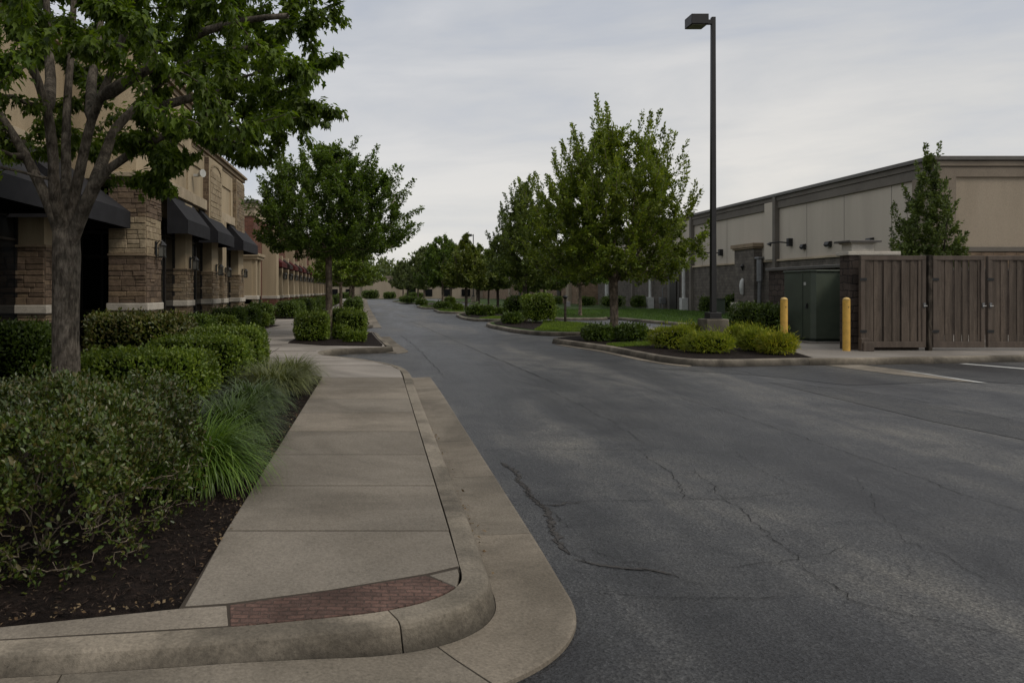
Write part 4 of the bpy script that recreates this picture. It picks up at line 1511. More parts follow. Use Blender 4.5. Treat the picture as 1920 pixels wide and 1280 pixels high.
# stone pilasters of the upper wall: arched relief panel and the end pier
pp = MB(); pp.box(-6.5, -6.2, 27.65, 30.0, 4.25, 6.62); po = pp.build('pilaster', M['eifs'], shop, bevel=0.01)
s = MB()
stones(s, (-6.2, 27.85, 4.4), (0, 1, 0), ROAD, 1.95, 1.75, rs, 0.16, 0.3, 0.25, 0.55, (0.01, 0.028), 0.016)
for k in range(9):                                                      # arched head of cut voussoirs
    a0, a1 = math.pi * k / 9 + 0.02, math.pi * (k + 1) / 9 - 0.02
    cy, cz = 28.83, 6.15
    pr = [(cy + r_ * math.cos(a), cz + 0.33 * r_ * math.sin(a)) for r_, a in ((0.78, a0), (0.98, a0), (0.98, a1), (0.78, a1))]
    s.add([(-6.21, p[0], p[1]) for p in pr] + [(-6.165, p[0], p[1]) for p in pr], [(4, 5, 6, 7), (0, 1, 5, 4), (1, 2, 6, 5), (2, 3, 7, 6), (3, 0, 4, 7)])
s.build('stone_panel', M['stone_light'], po)
s = MB(); stones(s, (-6.5, 27.65, 4.25), (1, 0, 0), FRONT, 0.3, 2.35, rs, 0.09, 0.17, 0.12, 0.3, (0.006, 0.02)); s.build('stone_facing', M['stone_dark'], po)
pp = MB(); pp.box(-6.5, -6.2, 33.1, 35.0, 4.25, 6.6); po = pp.build('pilaster', M['eifs'], shop, bevel=0.01)
s = MB(); stones(s, (-6.5, 33.1, 4.25), (1, 0, 0), FRONT, 0.3, 2.35, rs, 0.09, 0.17, 0.12, 0.3, (0.006, 0.02))
stones(s, (-6.2, 33.12, 4.25), (0, 1, 0), ROAD, 1.85, 2.3, rs, 0.1, 0.2, 0.2, 0.5, (0.008, 0.03)); s.build('stone_facing', M['stone_mix'], po)
# white flood lamp on the wall
fl_ = MB(); fl_.box(-6.36, -6.2, 25.92, 26.08, 5.62, 5.7); fl_.tube([(-6.22, 26.0, 5.66), (-6.12, 25.97, 5.72), (-6.02, 25.9, 5.72)], [0.05, 0.10, 0.14], 12)
fo = fl_.build('flood_lamp', M['white_metal'], shop, smooth=False)
lantern(shop, -5.74, 19.4, 2.72, 1.05)
lantern(shop, -6.18, 24.75, 2.55, 1.1); lantern(shop, -6.18, 28.75, 2.45, 1.1); lantern(shop, -6.18, 30.5, 2.4, 1.0); lantern(shop, -6.18, 34.3, 2.45, 1.0)
# roof sheets
r_ = MB(); r_.box(-15.9, -8.1, 6.1, 18.6, 7.45, 7.62); r_.build('roof', M['fascia'], shop)
settle(shop)

brk = thing('brick_shop_building', 'long red brick shop row with beige pilasters and dark red awnings beyond the stone shops', 'building', (-7, 41, 0))
W = MB()
W.box(-18, -6.75, 41.0, 95, 0.1, 6.0)
W.build('wall', M['redbrick'], brk)
t = MB()
for z0, z1, d in ((5.75, 6.2, 0.06), (6.2, 6.45, 0.16)):
    t.box(-18.1, -6.75 + d, 41 - d, 95.1, z0, z1)
t.build('frieze', M['trim'], brk, bevel=0.015)
t = MB(); t.box(-18.2, -6.45, 40.72, 95.2, 6.45, 6.62); t.build('coping', M['coping'], brk)
t = MB()
t.box(-8.5, -6.2, 38.9, 41.2, 3.3, 3.45); t.box(-8.55, -6.12, 38.82, 41.2, 3.45, 3.6)
t.box(-8.1, -6.5, 39.0, 39.55, 0.95, 3.3)
t.box(-6.56, -6.3, 39.05, 39.5, 1.35, 3.3); t.box(-6.56, -6.3, 40.3, 40.6, 1.35, 3.3)
t.build('portico', M['eifs'], brk, bevel=0.015)
t = MB(); t.box(-8.2, -6.2, 38.95, 39.6, 1.2, 1.4); t.build('plinth', M['cast'], brk, bevel=0.02)
t = MB(); t.box(-8.15, -6.25, 39.0, 39.55, 0.1, 1.2); t.build('pier_base', M['stone_mix'], brk)
t = MB(); t.box(-6.80, -6.70, 41.4, 43.2, 0.15, 2.9); t.build('door', M['green_dark'], brk)
ys = [44.0, 48.2, 51.5, 55.0, 58.0, 61.2, 64.5, 67.5, 71, 74.5, 78, 82, 86, 90, 94]
for k, y in enumerate(ys):
    w = 1.0 if k == 0 else 0.55
    x0, x1 = (-6.95, -5.9) if k == 0 else (-6.8, -6.1)
    p = MB(); p.box(x0, x1, y, y + w, 1.2, 5.2 if k % 3 == 0 else 3.9)
    po = p.build('pilaster', M['eifs'], brk, bevel=0.01)
    c = MB(); c.box(x0 - 0.05, x1 + 0.06, y - 0.06, y + w + 0.05, 1.18, 1.36); c.build('plinth', M['cast'], po, bevel=0.015)
    c = MB(); c.box(x0, x1 + 0.02, y - 0.02, y + w + 0.02, 0.1, 1.18); c.build('pier_base', M['redbrick'], po)
    if k + 1 < len(ys):
        shopfront(brk, -6.7, y + w, ys[k + 1], 0.15, 3.1, 2)
for k in range(0, 13):
    y0, y1 = ys[k] + 1.25, ys[k + 1] - 0.2
    if k == 0:
        y0 = 45.3
    awning(brk, -6.74, -5.75, y0, y1, 4.1, 3.35, 3.1, M['awning_red'] if k % 2 == 0 else M['awning_brown'])
    lantern(brk, -6.08, ys[k + 1] + 0.27, 2.6, 1.1)
settle(brk)

# ------------------------------------------------------------------ long grey building on the right
big = thing('store_building', 'long grey stucco warehouse store with dark brick base behind the lamp post', 'building', (23.8, 32, 0))
W = MB()
W.box(23.8, 60, 32.0, 80, 3.5, 7.0)
W.build('wall', M['grey_eifs'], big)
W = MB(); W.box(24.75, 60.1, 31.955, 31.997, 3.4, 6.6); W.build('end_wall', M['tan_eifs'], big)
W = MB(); W.box(23.72, 60, 31.93, 80, 0.1, 3.38); W.build('base_course', M['cmu'], big)
W = MB(); W.box(24.75, 60.1, 31.88, 31.926, 0.12, 3.30); W.build('end_base', M['cmu_warm'], big)
t = MB(); t.box(23.62, 60, 32.0, 80, 3.38, 3.5); t.build('ledge', M['trim'], big, bevel=0.015)
t = MB(); t.box(23.64, 60.1, 31.82, 31.998, 3.32, 3.52); t.build('end_ledge', M['fascia'], big, bevel=0.015)
t = MB(); t.box(23.68, 60, 31.98, 80, 6.5, 6.95); t.box(23.62, 60, 31.92, 80, 6.95, 7.2); t.build('fascia', M['fascia'], big, bevel=0.02)
t = MB(); t.box(23.9, 60.1, 31.86, 31.916, 6.5, 6.94); t.box(23.85, 60.1, 31.80, 31.915, 6.96, 7.18); t.build('end_fascia', M['fascia_tan'], big, bevel=0.015)
t = MB(); t.box(23.5, 60.2, 31.72, 80, 7.2, 7.38); t.build('coping', M['coping'], big, bevel=0.02)
t = MB(); t.box(23.66, 24.74, 31.86, 33.0, 0.1, 6.52); t.build('corner_pier', M['fascia_tan'], big, bevel=0.012)
t = MB(); t.box(33, 58, 35, 60, 7.0, 8.0); t.build('roof_penthouse', M['fascia'], big)
t = MB()
for y in (34.5, 38.0, 41.3, 50.7, 54.5, 62, 66, 72):
    t.box(23.792, 23.81, y - 0.010, y + 0.010, 3.5, 6.5)
t.build('panel_joint', M['coping'], big)
t = MB()
for x in (28.7, 33.5):
    t.box(x - 0.02, x + 0.02, 31.950, 31.97, 3.52, 6.5)
t.build('panel_joint', M['fascia_tan'], big)
for y in (44.4, 56.2, 69):
    p = MB(); p.box(23.55, 23.85, y, y + 0.95, 3.5, 6.93); p.build('pilaster', M['grey_eifs'], big, bevel=0.015)
    p = MB(); p.box(23.52, 23.9, y - 0.30, y - 0.02, 0.1, 7.19); p.build('shadow_strip', M['fascia'], big)  # solid dark strip stands in for the shadow beside each pilaster
# stone pier with cap and a pale rounded fixture
p = MB(); p.box(23.3, 23.8, 46.1, 48.6, 0.1, 4.25); po = p.build('stone_pier', M['cmu'], big)
c = MB(); c.box(23.2, 23.8, 46.0, 48.7, 4.25, 4.35); c.box(23.12, 23.8, 45.9, 48.8, 4.35, 4.6); c.build('pier_cap', M['trimdark'], po, bevel=0.02)
c = MB(); c.tube([(23.26, 47.4, 1.35), (23.20, 47.4, 1.5), (23.17, 47.4, 1.95), (23.2, 47.4, 2.25), (23.26, 47.4, 2.42)], [0.04, 0.11, 0.14, 0.12, 0.06], 12)
c.build('pale_fixture', M['white_metal'], po, smooth=True)
c = MB(); c.box(22.9, 23.3, 46.3, 48.3, 0.1, 0.9); c.build('stone_base', M['cast'], po, bevel=0.03)
c = MB(); c.tube([(23.22, 47.3, 3.35), (23.15, 47.3, 3.2), (23.22, 47.3, 2.9)], [0.03, 0.11, 0.02], 8); c.build('wall_lantern', M['blackmetal'], po)
# downpipes
for (y, zt, r0, zb) in ((45.7, 3.6, 0.17, 2.2), (57.0, 3.6, 0.13, 0.15), (64.0, 3.0, 0.12, 0.15), (76, 3.4, 0.2, 0.15)):
    p = MB(); p.tube([(23.45, y, zb), (23.45, y, zt)], r0, 10); p.box(23.25, 23.7, y - 0.25, y + 0.25, zt, zt + 0.12)
    if zb < 1:
        p.box(23.2, 23.7, y - 0.24, y + 0.24, 0.1, 1.1)
    else:
        p.tube([(23.45, y, zb), (23.45, y + 0.1, 0.2)], 0.11, 8)
    p.build('downpipe', M['white_metal'] if zb < 1 else M['grey_metal'], big, bevel=0.015)
p = MB(); p.box(23.6, 23.85, 58.3, 60.6, 0.15, 3.9); p.build('dark_recess', M['coping'], big)
p = MB(); p.box(23.5, 23.62, 58.6, 59.9, 0.15, 2.4); p.build('door', M['frame'], big)
# wall lights
def wall_pack(y, z, w=0.4, arm=False):
    p = MB()
    if arm:
        p.box(23.55, 23.8, y - 0.12, y + 0.12, z - 0.2, z + 0.25)
        p.tube([(23.56, y, z), (23.2, y + 0.2, z + 0.05), (22.7, y + 0.35, z)], 0.045, 6)
        p.tube([(22.78, y + 0.33, z + 0.04), (22.68, y + 0.36, z - 0.12)], [0.06, 0.15], 8)
    else:
        p.xprism([(23.8, z + 0.15), (23.62, z + 0.12), (23.56, z - 0.04), (23.62, z - 0.12), (23.8, z - 0.15)], y - w / 2, y + w / 2)
    o = p.build('wall_light', M['blackmetal'], big, bevel=0.012)
    if not arm:
        c = MB(); c.box(23.63, 23.76, y - w / 2 + 0.05, y + w / 2 - 0.05, z - 0.165, z - 0.125); c.build('light_lens', M['pale_glass'], o)


wall_pack(39.2, 4.1, 0.38); wall_pack(35.9, 4.05, 0.38); wall_pack(41.5, 4.1, 0.28); wall_pack(42.8, 4.4, 0.4, True)
wall_pack(51.4, 4.25, 0.5, True); wall_pack(54.6, 4.3, 0.45, True)
p = MB(); p.tube([(28.55, 31.96, 4.0), (28.55, 31.75, 4.1), (28.5, 31.6, 4.35)], 0.03, 6); p.tube([(28.55, 31.75, 4.1), (28.75, 31.65, 4.25)], 0.025, 6)
p.box(28.48, 28.62, 31.88, 31.96, 3.9, 4.15); p.build('wall_bracket', M['blackmetal'], big)
p = MB(); p.box(23.2, 23.6, 60.9, 61.4, 0.6, 1.1); p.tube([(23.4, 61.1, 0.15), (23.4, 61.1, 1.9), (23.65, 61.1, 1.95)], 0.05, 6); p.tube([(23.4, 61.6, 0.15), (23.4, 61.6, 0.9), (23.4, 61.1, 0.9)], 0.05, 6)
p.build('gas_meter', M['grey_metal'], big, bevel=0.01)
settle(big)

b3 = thing('far_store_building', 'low brownish block building seen between tree trunks beyond the grey store', 'building', (22.5, 82, 0))
W = MB(); W.box(22.5, 60, 82, 175, 0.0, 4.9); W.build('wall', M['cmu_warm'], b3)
W = MB(); W.box(22.3, 60, 81.8, 175.1, 4.9, 5.5); W.build('fascia', M['fascia'], b3)
for y in (86, 97, 108, 124):
    p = MB(); p.box(22.1, 22.52, y, y + 1.2, 0, 4.88); p.build('pilaster', M['tan_eifs'], b3)
for y in (91, 103, 116):
    p = MB(); p.box(22.35, 22.52, y, y + 1.6, 0.1, 2.5); p.build('door', M['frame'], b3)
settle(b3)
b4 = thing('end_building', 'pale tan building with stepped parapet closing the far end of the lane', 'building', (-2, 158, 0))
W = MB(); W.box(-14, 34, 158, 175, 0, 2.7); W.box(-3.0, 4.4, 157.6, 175, 0, 4.4); W.build('wall', M['tan_eifs'], b4)
W = MB(); W.box(-3.2, 4.6, 157.4, 175, 4.4, 4.75); W.box(-14.1, 34.1, 157.8, 175.1, 2.702, 2.95); W.build('parapet', M['fascia_tan'], b4)
for x in (-10, -6.5, 6.5, 10, 14, 18):
    p = MB(); p.box(x, x + 1.8, 157.9, 158.1, 0.5, 2.0); p.build('window', M['glass'], b4)
settle(b4)

# ------------------------------------------------------------------ gates, enclosure, cabinet, bollards
enc = thing('enclosure_wall', 'dark split-block bin enclosure wall with pale coping behind the green cabinet', 'wall', (12, 19, 0.149))
p = MB(); p.box(12.02, 12.75, 18.98, 19.38, 0.12, 2.55); p.build('pier', M['encblock'], enc, bevel=0.01)
p = MB(); p.box(13.5, 13.8, 19.65, 25.7, 0.12, 2.32); p.box(12.76, 13.8, 19.0, 19.30, 0.12, 2.54); p.box(13.5, 13.8, 19.301, 19.649, 0.12, 2.315); p.box(13.8, 24.0, 25.4, 25.7, 0.12, 2.32); p.build('block_wall', M['encblock'], enc)
p = MB(); p.box(11.96, 13.3, 18.93, 19.45, 2.55, 2.65); p.build('coping', M['cast'], enc, bevel=0.015)
p = MB(); p.box(13.42, 13.88, 19.9, 25.8, 2.32, 2.42); p.box(13.88, 24, 25.32, 25.78, 2.32, 2.42); p.build('wall_cap', M['coping'], enc, bevel=0.015)
p = MB(); p.box(12.08, 12.64, 18.98, 19.40, 2.65, 2.84); p.box(12.03, 12.69, 18.94, 19.44, 2.841, 2.875); p.build('pier_cap', M['cast'], enc, bevel=0.012)
p = MB(); p.box(11.95, 12.77, 18.86, 19.52, 2.876, 2.93); p.build('cap_flashing', M['coping'], enc, bevel=0.008)
settle(enc)


def gate(x0, x1, label, name='wooden_gate', hinge=True, latch=1):
    y = 18.74
    r = thing(name, label, 'gate', ((x0 + x1) / 2, y, 0.149), 0, 'tall brown board gates in a row')
    w = (x1 - x0) / 2
    z0, z1 = 0.08, 2.375
    f = MB()
    f.box(-w, w, -0.05, 0.05, z1 - 0.11, z1); f.box(-w, w, -0.05, 0.05, z0, z0 + 0.15)
    f.box(-w, -w + 0.10, -0.049, 0.049, z0 + 0.151, z1 - 0.111); f.box(w - 0.10, w, -0.049, 0.049, z0 + 0.151, z1 - 0.111)
    f.build('gate_frame', M['woodframe'], r, bevel=0.008)
    b_ = MB()
    x = -w + 0.10
    k = 0
    while x < w - 0.11:
        bw = min(rs.uniform(0.085, 0.125), w - 0.10 - x)
        d = (-0.034, -0.012, -0.026, -0.004)[k % 4] + rs.uniform(-0.004, 0.004)
        b_.box(x + 0.003, x + bw - 0.003, d, d + 0.022, z0 + 0.152, z1 - 0.112)
        x += bw
        k += 1
    b_.build('boards', M['wood'], r, bevel=0.003)
    h = MB()
    for zz in (0.45, 1.75):
        h.box(-w - 0.03, -w + 0.14, -0.062, -0.052, zz, zz + 0.07)
    h.build('hinge', M['blackmetal'], r)
    l = MB()
    l.box(latch * (w - 0.05) - 0.03, latch * (w - 0.05) + 0.03, -0.07, -0.051, 1.08, 1.2)
    l.tube([(latch * (w - 0.05) - 0.04, -0.085, 1.12), (latch * (w - 0.05) + 0.05, -0.085, 1.12)], 0.012, 6)
    l.build('latch', M['grey_metal'], r)
    return r


gx = lambda px: (px - CX) / F * 18.74
gate(gx(1612), gx(1734), 'brown board gate hung from the dark block pier beside the yellow bollard')
gate(gx(1747), gx(1844), 'middle brown board gate, right of the dark steel gate post')
gate(gx(1850), gx(1960), 'brown board gate cut by the right edge of the photo', latch=-1)
gate(gx(1966), gx(2080), 'brown board gate farthest along the fence beyond the photo edge')
p = MB(); p.box(gx(1737), gx(1744), 18.66, 18.80, 0.10, 2.54); po = tag(p.build('gate_post', M['bark_dark'], bevel=0.008), 'dark steel gate post between the first two brown gates', 'gate post')
p = MB(); p.box(gx(1961.5), gx(1965), 18.66, 18.80, 0.10, 2.54); tag(p.build('gate_post', M['frame'], bevel=0.008), 'dark steel gate post at the far right of the brown gates', 'gate post')
p = MB(); p.box(gx(1606), gx(1622), 18.55, 18.685, 0.149, 0.47); p.box(gx(1608), gx(1628), 18.50, 18.545, 0.149, 0.38)
tag(p.build('wheel_stop', M['woodframe'], bevel=0.02), 'short dark timber guard at the foot of the pier by the first gate', 'guard')

tc = thing('transformer_cabinet', 'dark green steel transformer cabinet standing between the two yellow bollards', 'utility cabinet', (12.55, 21.45, 0.149), 0)
tw, td, th = 0.93, 1.35, 2.05
p = MB()
p.prism([(-0.10, -0.02), (0.02, -0.10), (tw, -0.02), (tw, td), (-0.10, td)], 0.12, th); p.build('body', M['green_metal'], tc, bevel=0.015)
p = MB(); p.prism([(-0.13, -0.05), (0.015, -0.145), (tw + 0.02, -0.05), (tw + 0.02, td + 0.03), (-0.13, td + 0.03)], th, th + 0.045); p.build('lid', M['green_metal'], tc, bevel=0.012)
p = MB(); p.prism([(-0.09, -0.01), (0.02, -0.085), (tw - 0.01, -0.01), (tw - 0.01, td), (-0.09, td)], 0.05, 0.12); p.build('skirt', M['green_dark'], tc)
p = MB(); p.box(-0.2, tw, -0.2, td + 0.1, -0.02, 0.05); p.build('concrete_pad', M['plaza'], tc, bevel=0.01)
p = MB(); p.box(-0.108, -0.098, 0.35, 0.36, 0.16, th - 0.05); p.build('door_seam', M['green_dark'], tc)
p = MB(); p.box(-0.125, -0.101, 0.10, 0.16, 1.0, 1.14); p.tube([(-0.13, 0.13, 1.1), (-0.15, 0.13, 1.0)], 0.012, 6); p.build('handle', M['blackmetal'], tc)
p = MB(); p.box(-0.107, -0.1005, 0.20, 0.30, 1.66, 1.75); p.build('label_plate', M['white_metal'], tc)

bo = thing('bollard', 'yellow bollard left of the green cabinet, behind the yellow-tinged juniper', 'bollard', (*g(1470, 657), 0.149), 0, 'yellow steel bollards by the cabinet')
p = MB(); p.tube([(0, 0, 0), (0, 0, 1.27)], 0.085, 20); p.build('post', M['yellow'], bo, smooth=False)
p = MB(); p.tube([(0, 0, 1.27), (0, 0, 1.30), (0, 0, 1.325), (0, 0, 1.335)], [0.0855, 0.078, 0.05, 0.01], 20); p.build('dome_cap', M['yellow_cap'], bo, smooth=True)
p = MB(); p.box(-0.012, 0.012, -0.089, -0.084, 1.08, 1.10); p.build('bolt', M['joint'], bo)
b2 = copy_tree(bo)
b2.location = (*g(1587, 657.5), 0.149)
b2['label'] = 'yellow bollard in front of the dark block pier, right of the green cabinet'


# ------------------------------------------------------------------ lamps and posts
def lamp(loc, h, label):
    r = thing('street_lamp', label, 'street lamp', loc, 0, 'bronze parking lot lamps')
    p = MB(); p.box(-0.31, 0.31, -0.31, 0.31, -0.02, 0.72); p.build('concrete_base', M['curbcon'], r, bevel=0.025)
    p = MB(); p.box(-0.19, 0.19, -0.19, 0.19, 0.72, 0.75); p.box(-0.17, 0.17, -0.17, 0.17, 0.751, 0.90); p.build('base_cover', M['pole'], r, bevel=0.012)
    p = MB(); p.add([(-.072, -.072, .9), (.072, -.072, .9), (.072, .072, .9), (-.072, .072, .9), (-.055, -.055, h), (.055, -.055, h), (.055, .055, h), (-.055, .055, h)],
                    [(0, 3, 2, 1), (4, 5, 6, 7), (0, 1, 5, 4), (1, 2, 6, 5), (2, 3, 7, 6), (3, 0, 4, 7)]); p.build('pole', M['pole'], r, bevel=0.01)
    p = MB(); p.box(-0.22, -0.0561, -0.05, 0.05, h - 0.20, h - 0.08); p.build('arm', M['pole'], r)
    p = MB(); p.box(-0.70, -0.2205, -0.24, 0.24, h - 0.26, h + 0.02); ho = p.build('lamp_head', M['pole'], r, bevel=0.015)
    p = MB(); p.box(-0.66, -0.26, -0.2, 0.2, h - 0.272, h - 0.261); p.build('lens', M['lens'], ho)
    return r


lamp((9.42, 20.9, 0.146), 9.15, 'tall dark lamp post on concrete base among the light green junipers')
lamp((12.7, 98, 0.147), 8.9, 'distant dark lamp post rising above the yellowish tree on the islands')
lamp((9.6, 165, 0.0), 8.6, 'farthest small lamp post near the end of the lane')

sp = thing('sign_post', 'thin dark post with small grey plate on the second grass island', 'sign post', (8.82, 34.9, 0.147))
p = MB(); p.box(-0.05, 0.05, -0.05, 0.05, 0, 1.15); p.build('post', M['bark_dark'], sp, bevel=0.008)
p = MB(); p.tube([(0, 0, 1.12), (0, 0, 1.22), (0, 0, 1.3)], [0.06, 0.13, 0.04], 8); p.build('cap', M['blackmetal'], sp)
p = MB(); p.box(0.03, 0.22, -0.07, -0.051, 0.75, 1.0); p.build('plate', M['grey_metal'], sp, bevel=0.01)
ub = thing('utility_box', 'small green utility box beside dark shrub at foot of grey store', 'utility box', (21.6, 47.2, 0.147))
p = MB(); p.box(-0.3, 0.3, -0.3, 0.3, 0, 0.95); p.build('body', M['green_metal'], ub, bevel=0.02)
p = MB(); p.box(-0.33, 0.33, -0.33, 0.33, 0.951, 1.0); p.build('lid', M['green_dark'], ub, bevel=0.01)

# ------------------------------------------------------------------ near maple on the left
TY = 9.5
def tp(px, py, dy=0.0):
    Y = TY + dy
    return np.array([(px - CX) / F * Y, Y, EYE + (CY - py) / F * Y])


rng = np.random.default_rng(33)
T1 = np.array([(124 - CX) / F * TY, TY, 0.15])
mt = thing('maple_tree', 'large spreading maple with forked trunk rising from the near hedges, crown leaving the frame', 'tree', tuple(T1))
sk = Skel()
trunk = [tp(124, 775), tp(124, 700), tp(123, 620), tp(124, 540), tp(125, 480), tp(124, 436)]
tid = sk.chain([tuple(q) for q in bez_chain(trunk, 0.15)])
top = tid[-1]


RMIN = {}


def stem(par, pts, dy0, dy1, r0=0.085, r1=0.03):
    n = len(pts)
    pp = [np.array(sk.p[par])] + [tp(a, b_, dy0 + (dy1 - dy0) * (k + 1) / n) for k, (a, b_) in enumerate(pts)]
    ids = sk.chain([tuple(q) for q in bez_chain(pp, 0.2)[1:]], par)
    for k, i in enumerate(ids):
        RMIN[i] = r0 + (r1 - r0) * (k / max(1, len(ids) - 1))**0.7
    return ids


lo = tid[-3]
s1 = stem(lo, [(92, 385), (62, 320), (35, 270), (0, 215), (-60, 140), (-130, 40)], 0.0, 0.7, 0.078, 0.03)
s2 = stem(top, [(103, 370), (100, 300), (88, 205), (62, 128), (40, 40), (15, -80)], -0.1, -1.0, 0.080, 0.036)
k = min(s2, key=lambda i: abs(sk.p[i][2] - tp(97, 225, -0.4)[2]))
stem(k, [(95, 150), (90, 80), (84, -80)], -0.3, 0.3)
s3 = stem(top, [(124, 330), (124, 250), (128, 165), (135, 70), (142, -80)], 0.1, 0.9, 0.080, 0.036)
s4 = stem(top, [(150, 320), (172, 225), (205, 145), (235, 55), (262, -60)], 0.0, -0.6, 0.080, 0.036)
k = min(s4, key=lambda i: abs(sk.p[i][2] - tp(168, 235, -0.2)[2]))
stem(k, [(172, 150), (186, 75), (192, -60)], -0.1, 0.9)
s5 = stem(lo, [(176, 350), (228, 300), (280, 268), (340, 242), (410, 226)], -0.1, -0.8, 0.078, 0.03)
k = s5[len(s5) // 4]
s5b = stem(k, [(197, 290), (218, 240), (262, 195), (330, 132), (410, 100), (490, 85)], 0.0, 0.9)
stem(s4[len(s4) // 2], [(290, 120), (360, 70), (450, 40), (540, 30)], -0.5, -1.3)
stem(s5b[len(s5b) // 3], [(300, 200), (400, 175), (500, 165)], 0.5, 1.4)
tips = []
# crown body: outer boughs around the tree, lower rim lifted near the trunk
while len(tips) < 640:
    a = rng.uniform(0, 2 * math.pi)
    rr = 3.55 * math.sqrt(rng.uniform(0.06, 1))
    z = rng.uniform(3.0, 7.6)
    lim = 3.55 * (1 - max(0, (z - 5.0) / 3.4)**2) * (1 - max(0, (3.9 - z) / 2.6)**1.5)
    if rr > lim:
        continue
    if z < 3.6 and rr < 0.7 + 0.8 * rng.uniform():
        continue
    if z < 4.6 and rr < 0.4:
        continue
    p = np.array([T1[0] + rr * math.cos(a), T1[1] + rr * math.sin(a) * 0.95, z])
    sx_ = CX + F * p[0] / p[1]
    sy_ = CY - F * (p[2] - EYE) / p[1]
    if sx_ < 190 and sy_ > 120 and rng.uniform() < 0.25:
        continue                               # thinner on this side
    if sy_ > (300 if sx_ < 330 else 250 if sx_ < 440 else 290) and not (245 < sx_ < 325 and sy_ < 350):
        continue
    if p[1] < TY + 0.1 and 30 < sx_ < 250 and sy_ > 90 and rng.uniform() < 0.88:
        continue
    tips.append(p)
# long boughs that stand clear of the crown on the lane side
for (px, py, dy) in ((600, 25, -0.2), (560, 40, 0.3), (640, 105, 0.0), (600, 118, 0.4), (560, 125, -0.4), (610, 205, 0.1), (570, 190, -0.3), (540, 215, 0.4), (500, 150, 0.0), (530, 250, 0.2), (490, 235, -0.4),
                     (500, 300, 0.1), (460, 290, 0.3), (430, 270, -0.3), (410, 240, 0.0), (470, 200, 0.5), (520, 60, 0.7), (470, 40, -0.6), (440, 120, -0.7), (320, 350, -0.6), (300, 335, -0.5), (285, 355, -0.4),
                     (335, 315, -0.5), (360, 290, -0.6), (270, 330, 0.2), (390, 260, -0.7), (310, 290, -0.8), (250, 255, -0.8), (330, 245, -0.9), (275, 225, -0.6), (400, 200, -0.8)):
    tips.append(tp(px, py, dy))
    tips.append(tp(px - 14, py + rng.uniform(-14, 10), dy + 0.18))
tips = np.array(tips)
br = grow(sk, tips, rng, 2.9, 0.25, 0.15, 0.02)
sk.p = [tuple(np.array(q) - T1) for q in sk.p]
mb = MB()
skel_mesh(mb, sk, 0.165, 0.0055, RMIN, 16)
mb.tube([(0, 0, -0.05), (0, 0, 0.06), (0, 0, 0.3), (0, 0, 0.8)], [0.26, 0.21, 0.178, 0.166], 16, cap=False)
tz = [float(q[2] - T1[2]) for q in trunk]
tx = [float(q[0] - T1[0]) for q in trunk]
mb.tube([(tx[2], 0, tz[2]), (tx[3], 0, tz[3]), (tx[4], 0, tz[4]), (tx[5], 0, tz[5]), (tx[5] + 0.0, 0.0, tz[5] + 0.16)], [0.164, 0.166, 0.174, 0.160, 0.07], 16, cap=False)
mb.build('trunk', M['bark'], mt, smooth=True)
P, D, Nn, S = plumes(rng, sk, br, 122, 0.20, 0.9, 0.098, 1.0, 0.05, 0.3, 0.10)
link_mesh('crown', leaf_mesh('crown', P, D, Nn, S, 'drooper'), M['leaf_near'], mt)

# ------------------------------------------------------------------ other trees
round_prof = [(0, 0.75), (0.1, 1.0), (0.3, 0.97), (0.5, 0.82), (0.7, 0.6), (0.85, 0.38), (1, 0.08)]
def sc_prof(p, r):
    return [(a, b_ * r) for a, b_ in p]


make_tree('round_tree', 'dark green round-headed tree in the first lane-side planter on the left', 'tree', (-1.62, 25.3, 0.16), 6.6, 2.65, sc_prof([(0, 0.5), (0.08, 0.8), (0.25, 1.0), (0.45, 0.93), (0.65, 0.76), (0.82, 0.54), (0.93, 0.3), (1, 0.1)], 2.75), 0.115, 780, 78, 0.115,
          M['leaf_round'], M['bark_pale'], 41, rise=0.35, spread=0.2, back=0.75, droop=0.3, updir=0.15, lump=0.16, limbs=9, inner=0.15, spikes=110, spike_up=0.45, spike_len=0.55, spike_zmin=0.05)
make_tree('upright_maple_tree', 'bright green upright maple with spiky top on the nearest right island', 'tree', (7.55, 23.75, 0.146), 6.8, 1.85, sc_prof([(0, 0.72), (0.13, 1.0), (0.33, 1.0), (0.52, 0.86), (0.72, 0.64), (0.88, 0.42), (1, 0.16)], 2.55), 0.13, 880, 92, 0.105,
          M['leaf_maple'], M['bark_pale'], 52, rise=1.0, spread=0.19, back=1.0, droop=0.12, updir=0.35, follow=0.8, lump=0.2, limbs=8, inner=0.12, ext=0.22, sag=-0.04, spikes=110, spike_up=1.25, spike_len=1.0)
pear_prof = [(0, 0.62), (0.12, 1.0), (0.3, 0.95), (0.5, 0.74), (0.7, 0.48), (0.85, 0.26), (1, 0.06)]
make_tree('pyramid_tree', 'pointed pyramid-shaped tree behind the bushes of the second grass island', 'tree', (7.35, 37.0, 0.15), 6.9, 1.9, sc_prof(pear_prof, 1.75), 0.11, 420, 75, 0.13,
          M['leaf_pear'], M['bark_dark'], 63, rise=1.0, spread=0.17, back=1.0, droop=0.1, updir=0.35, follow=0.7, lump=0.2, limbs=6, inner=0.2, ext=0.2, spikes=90, spike_up=1.5, spike_len=0.9)
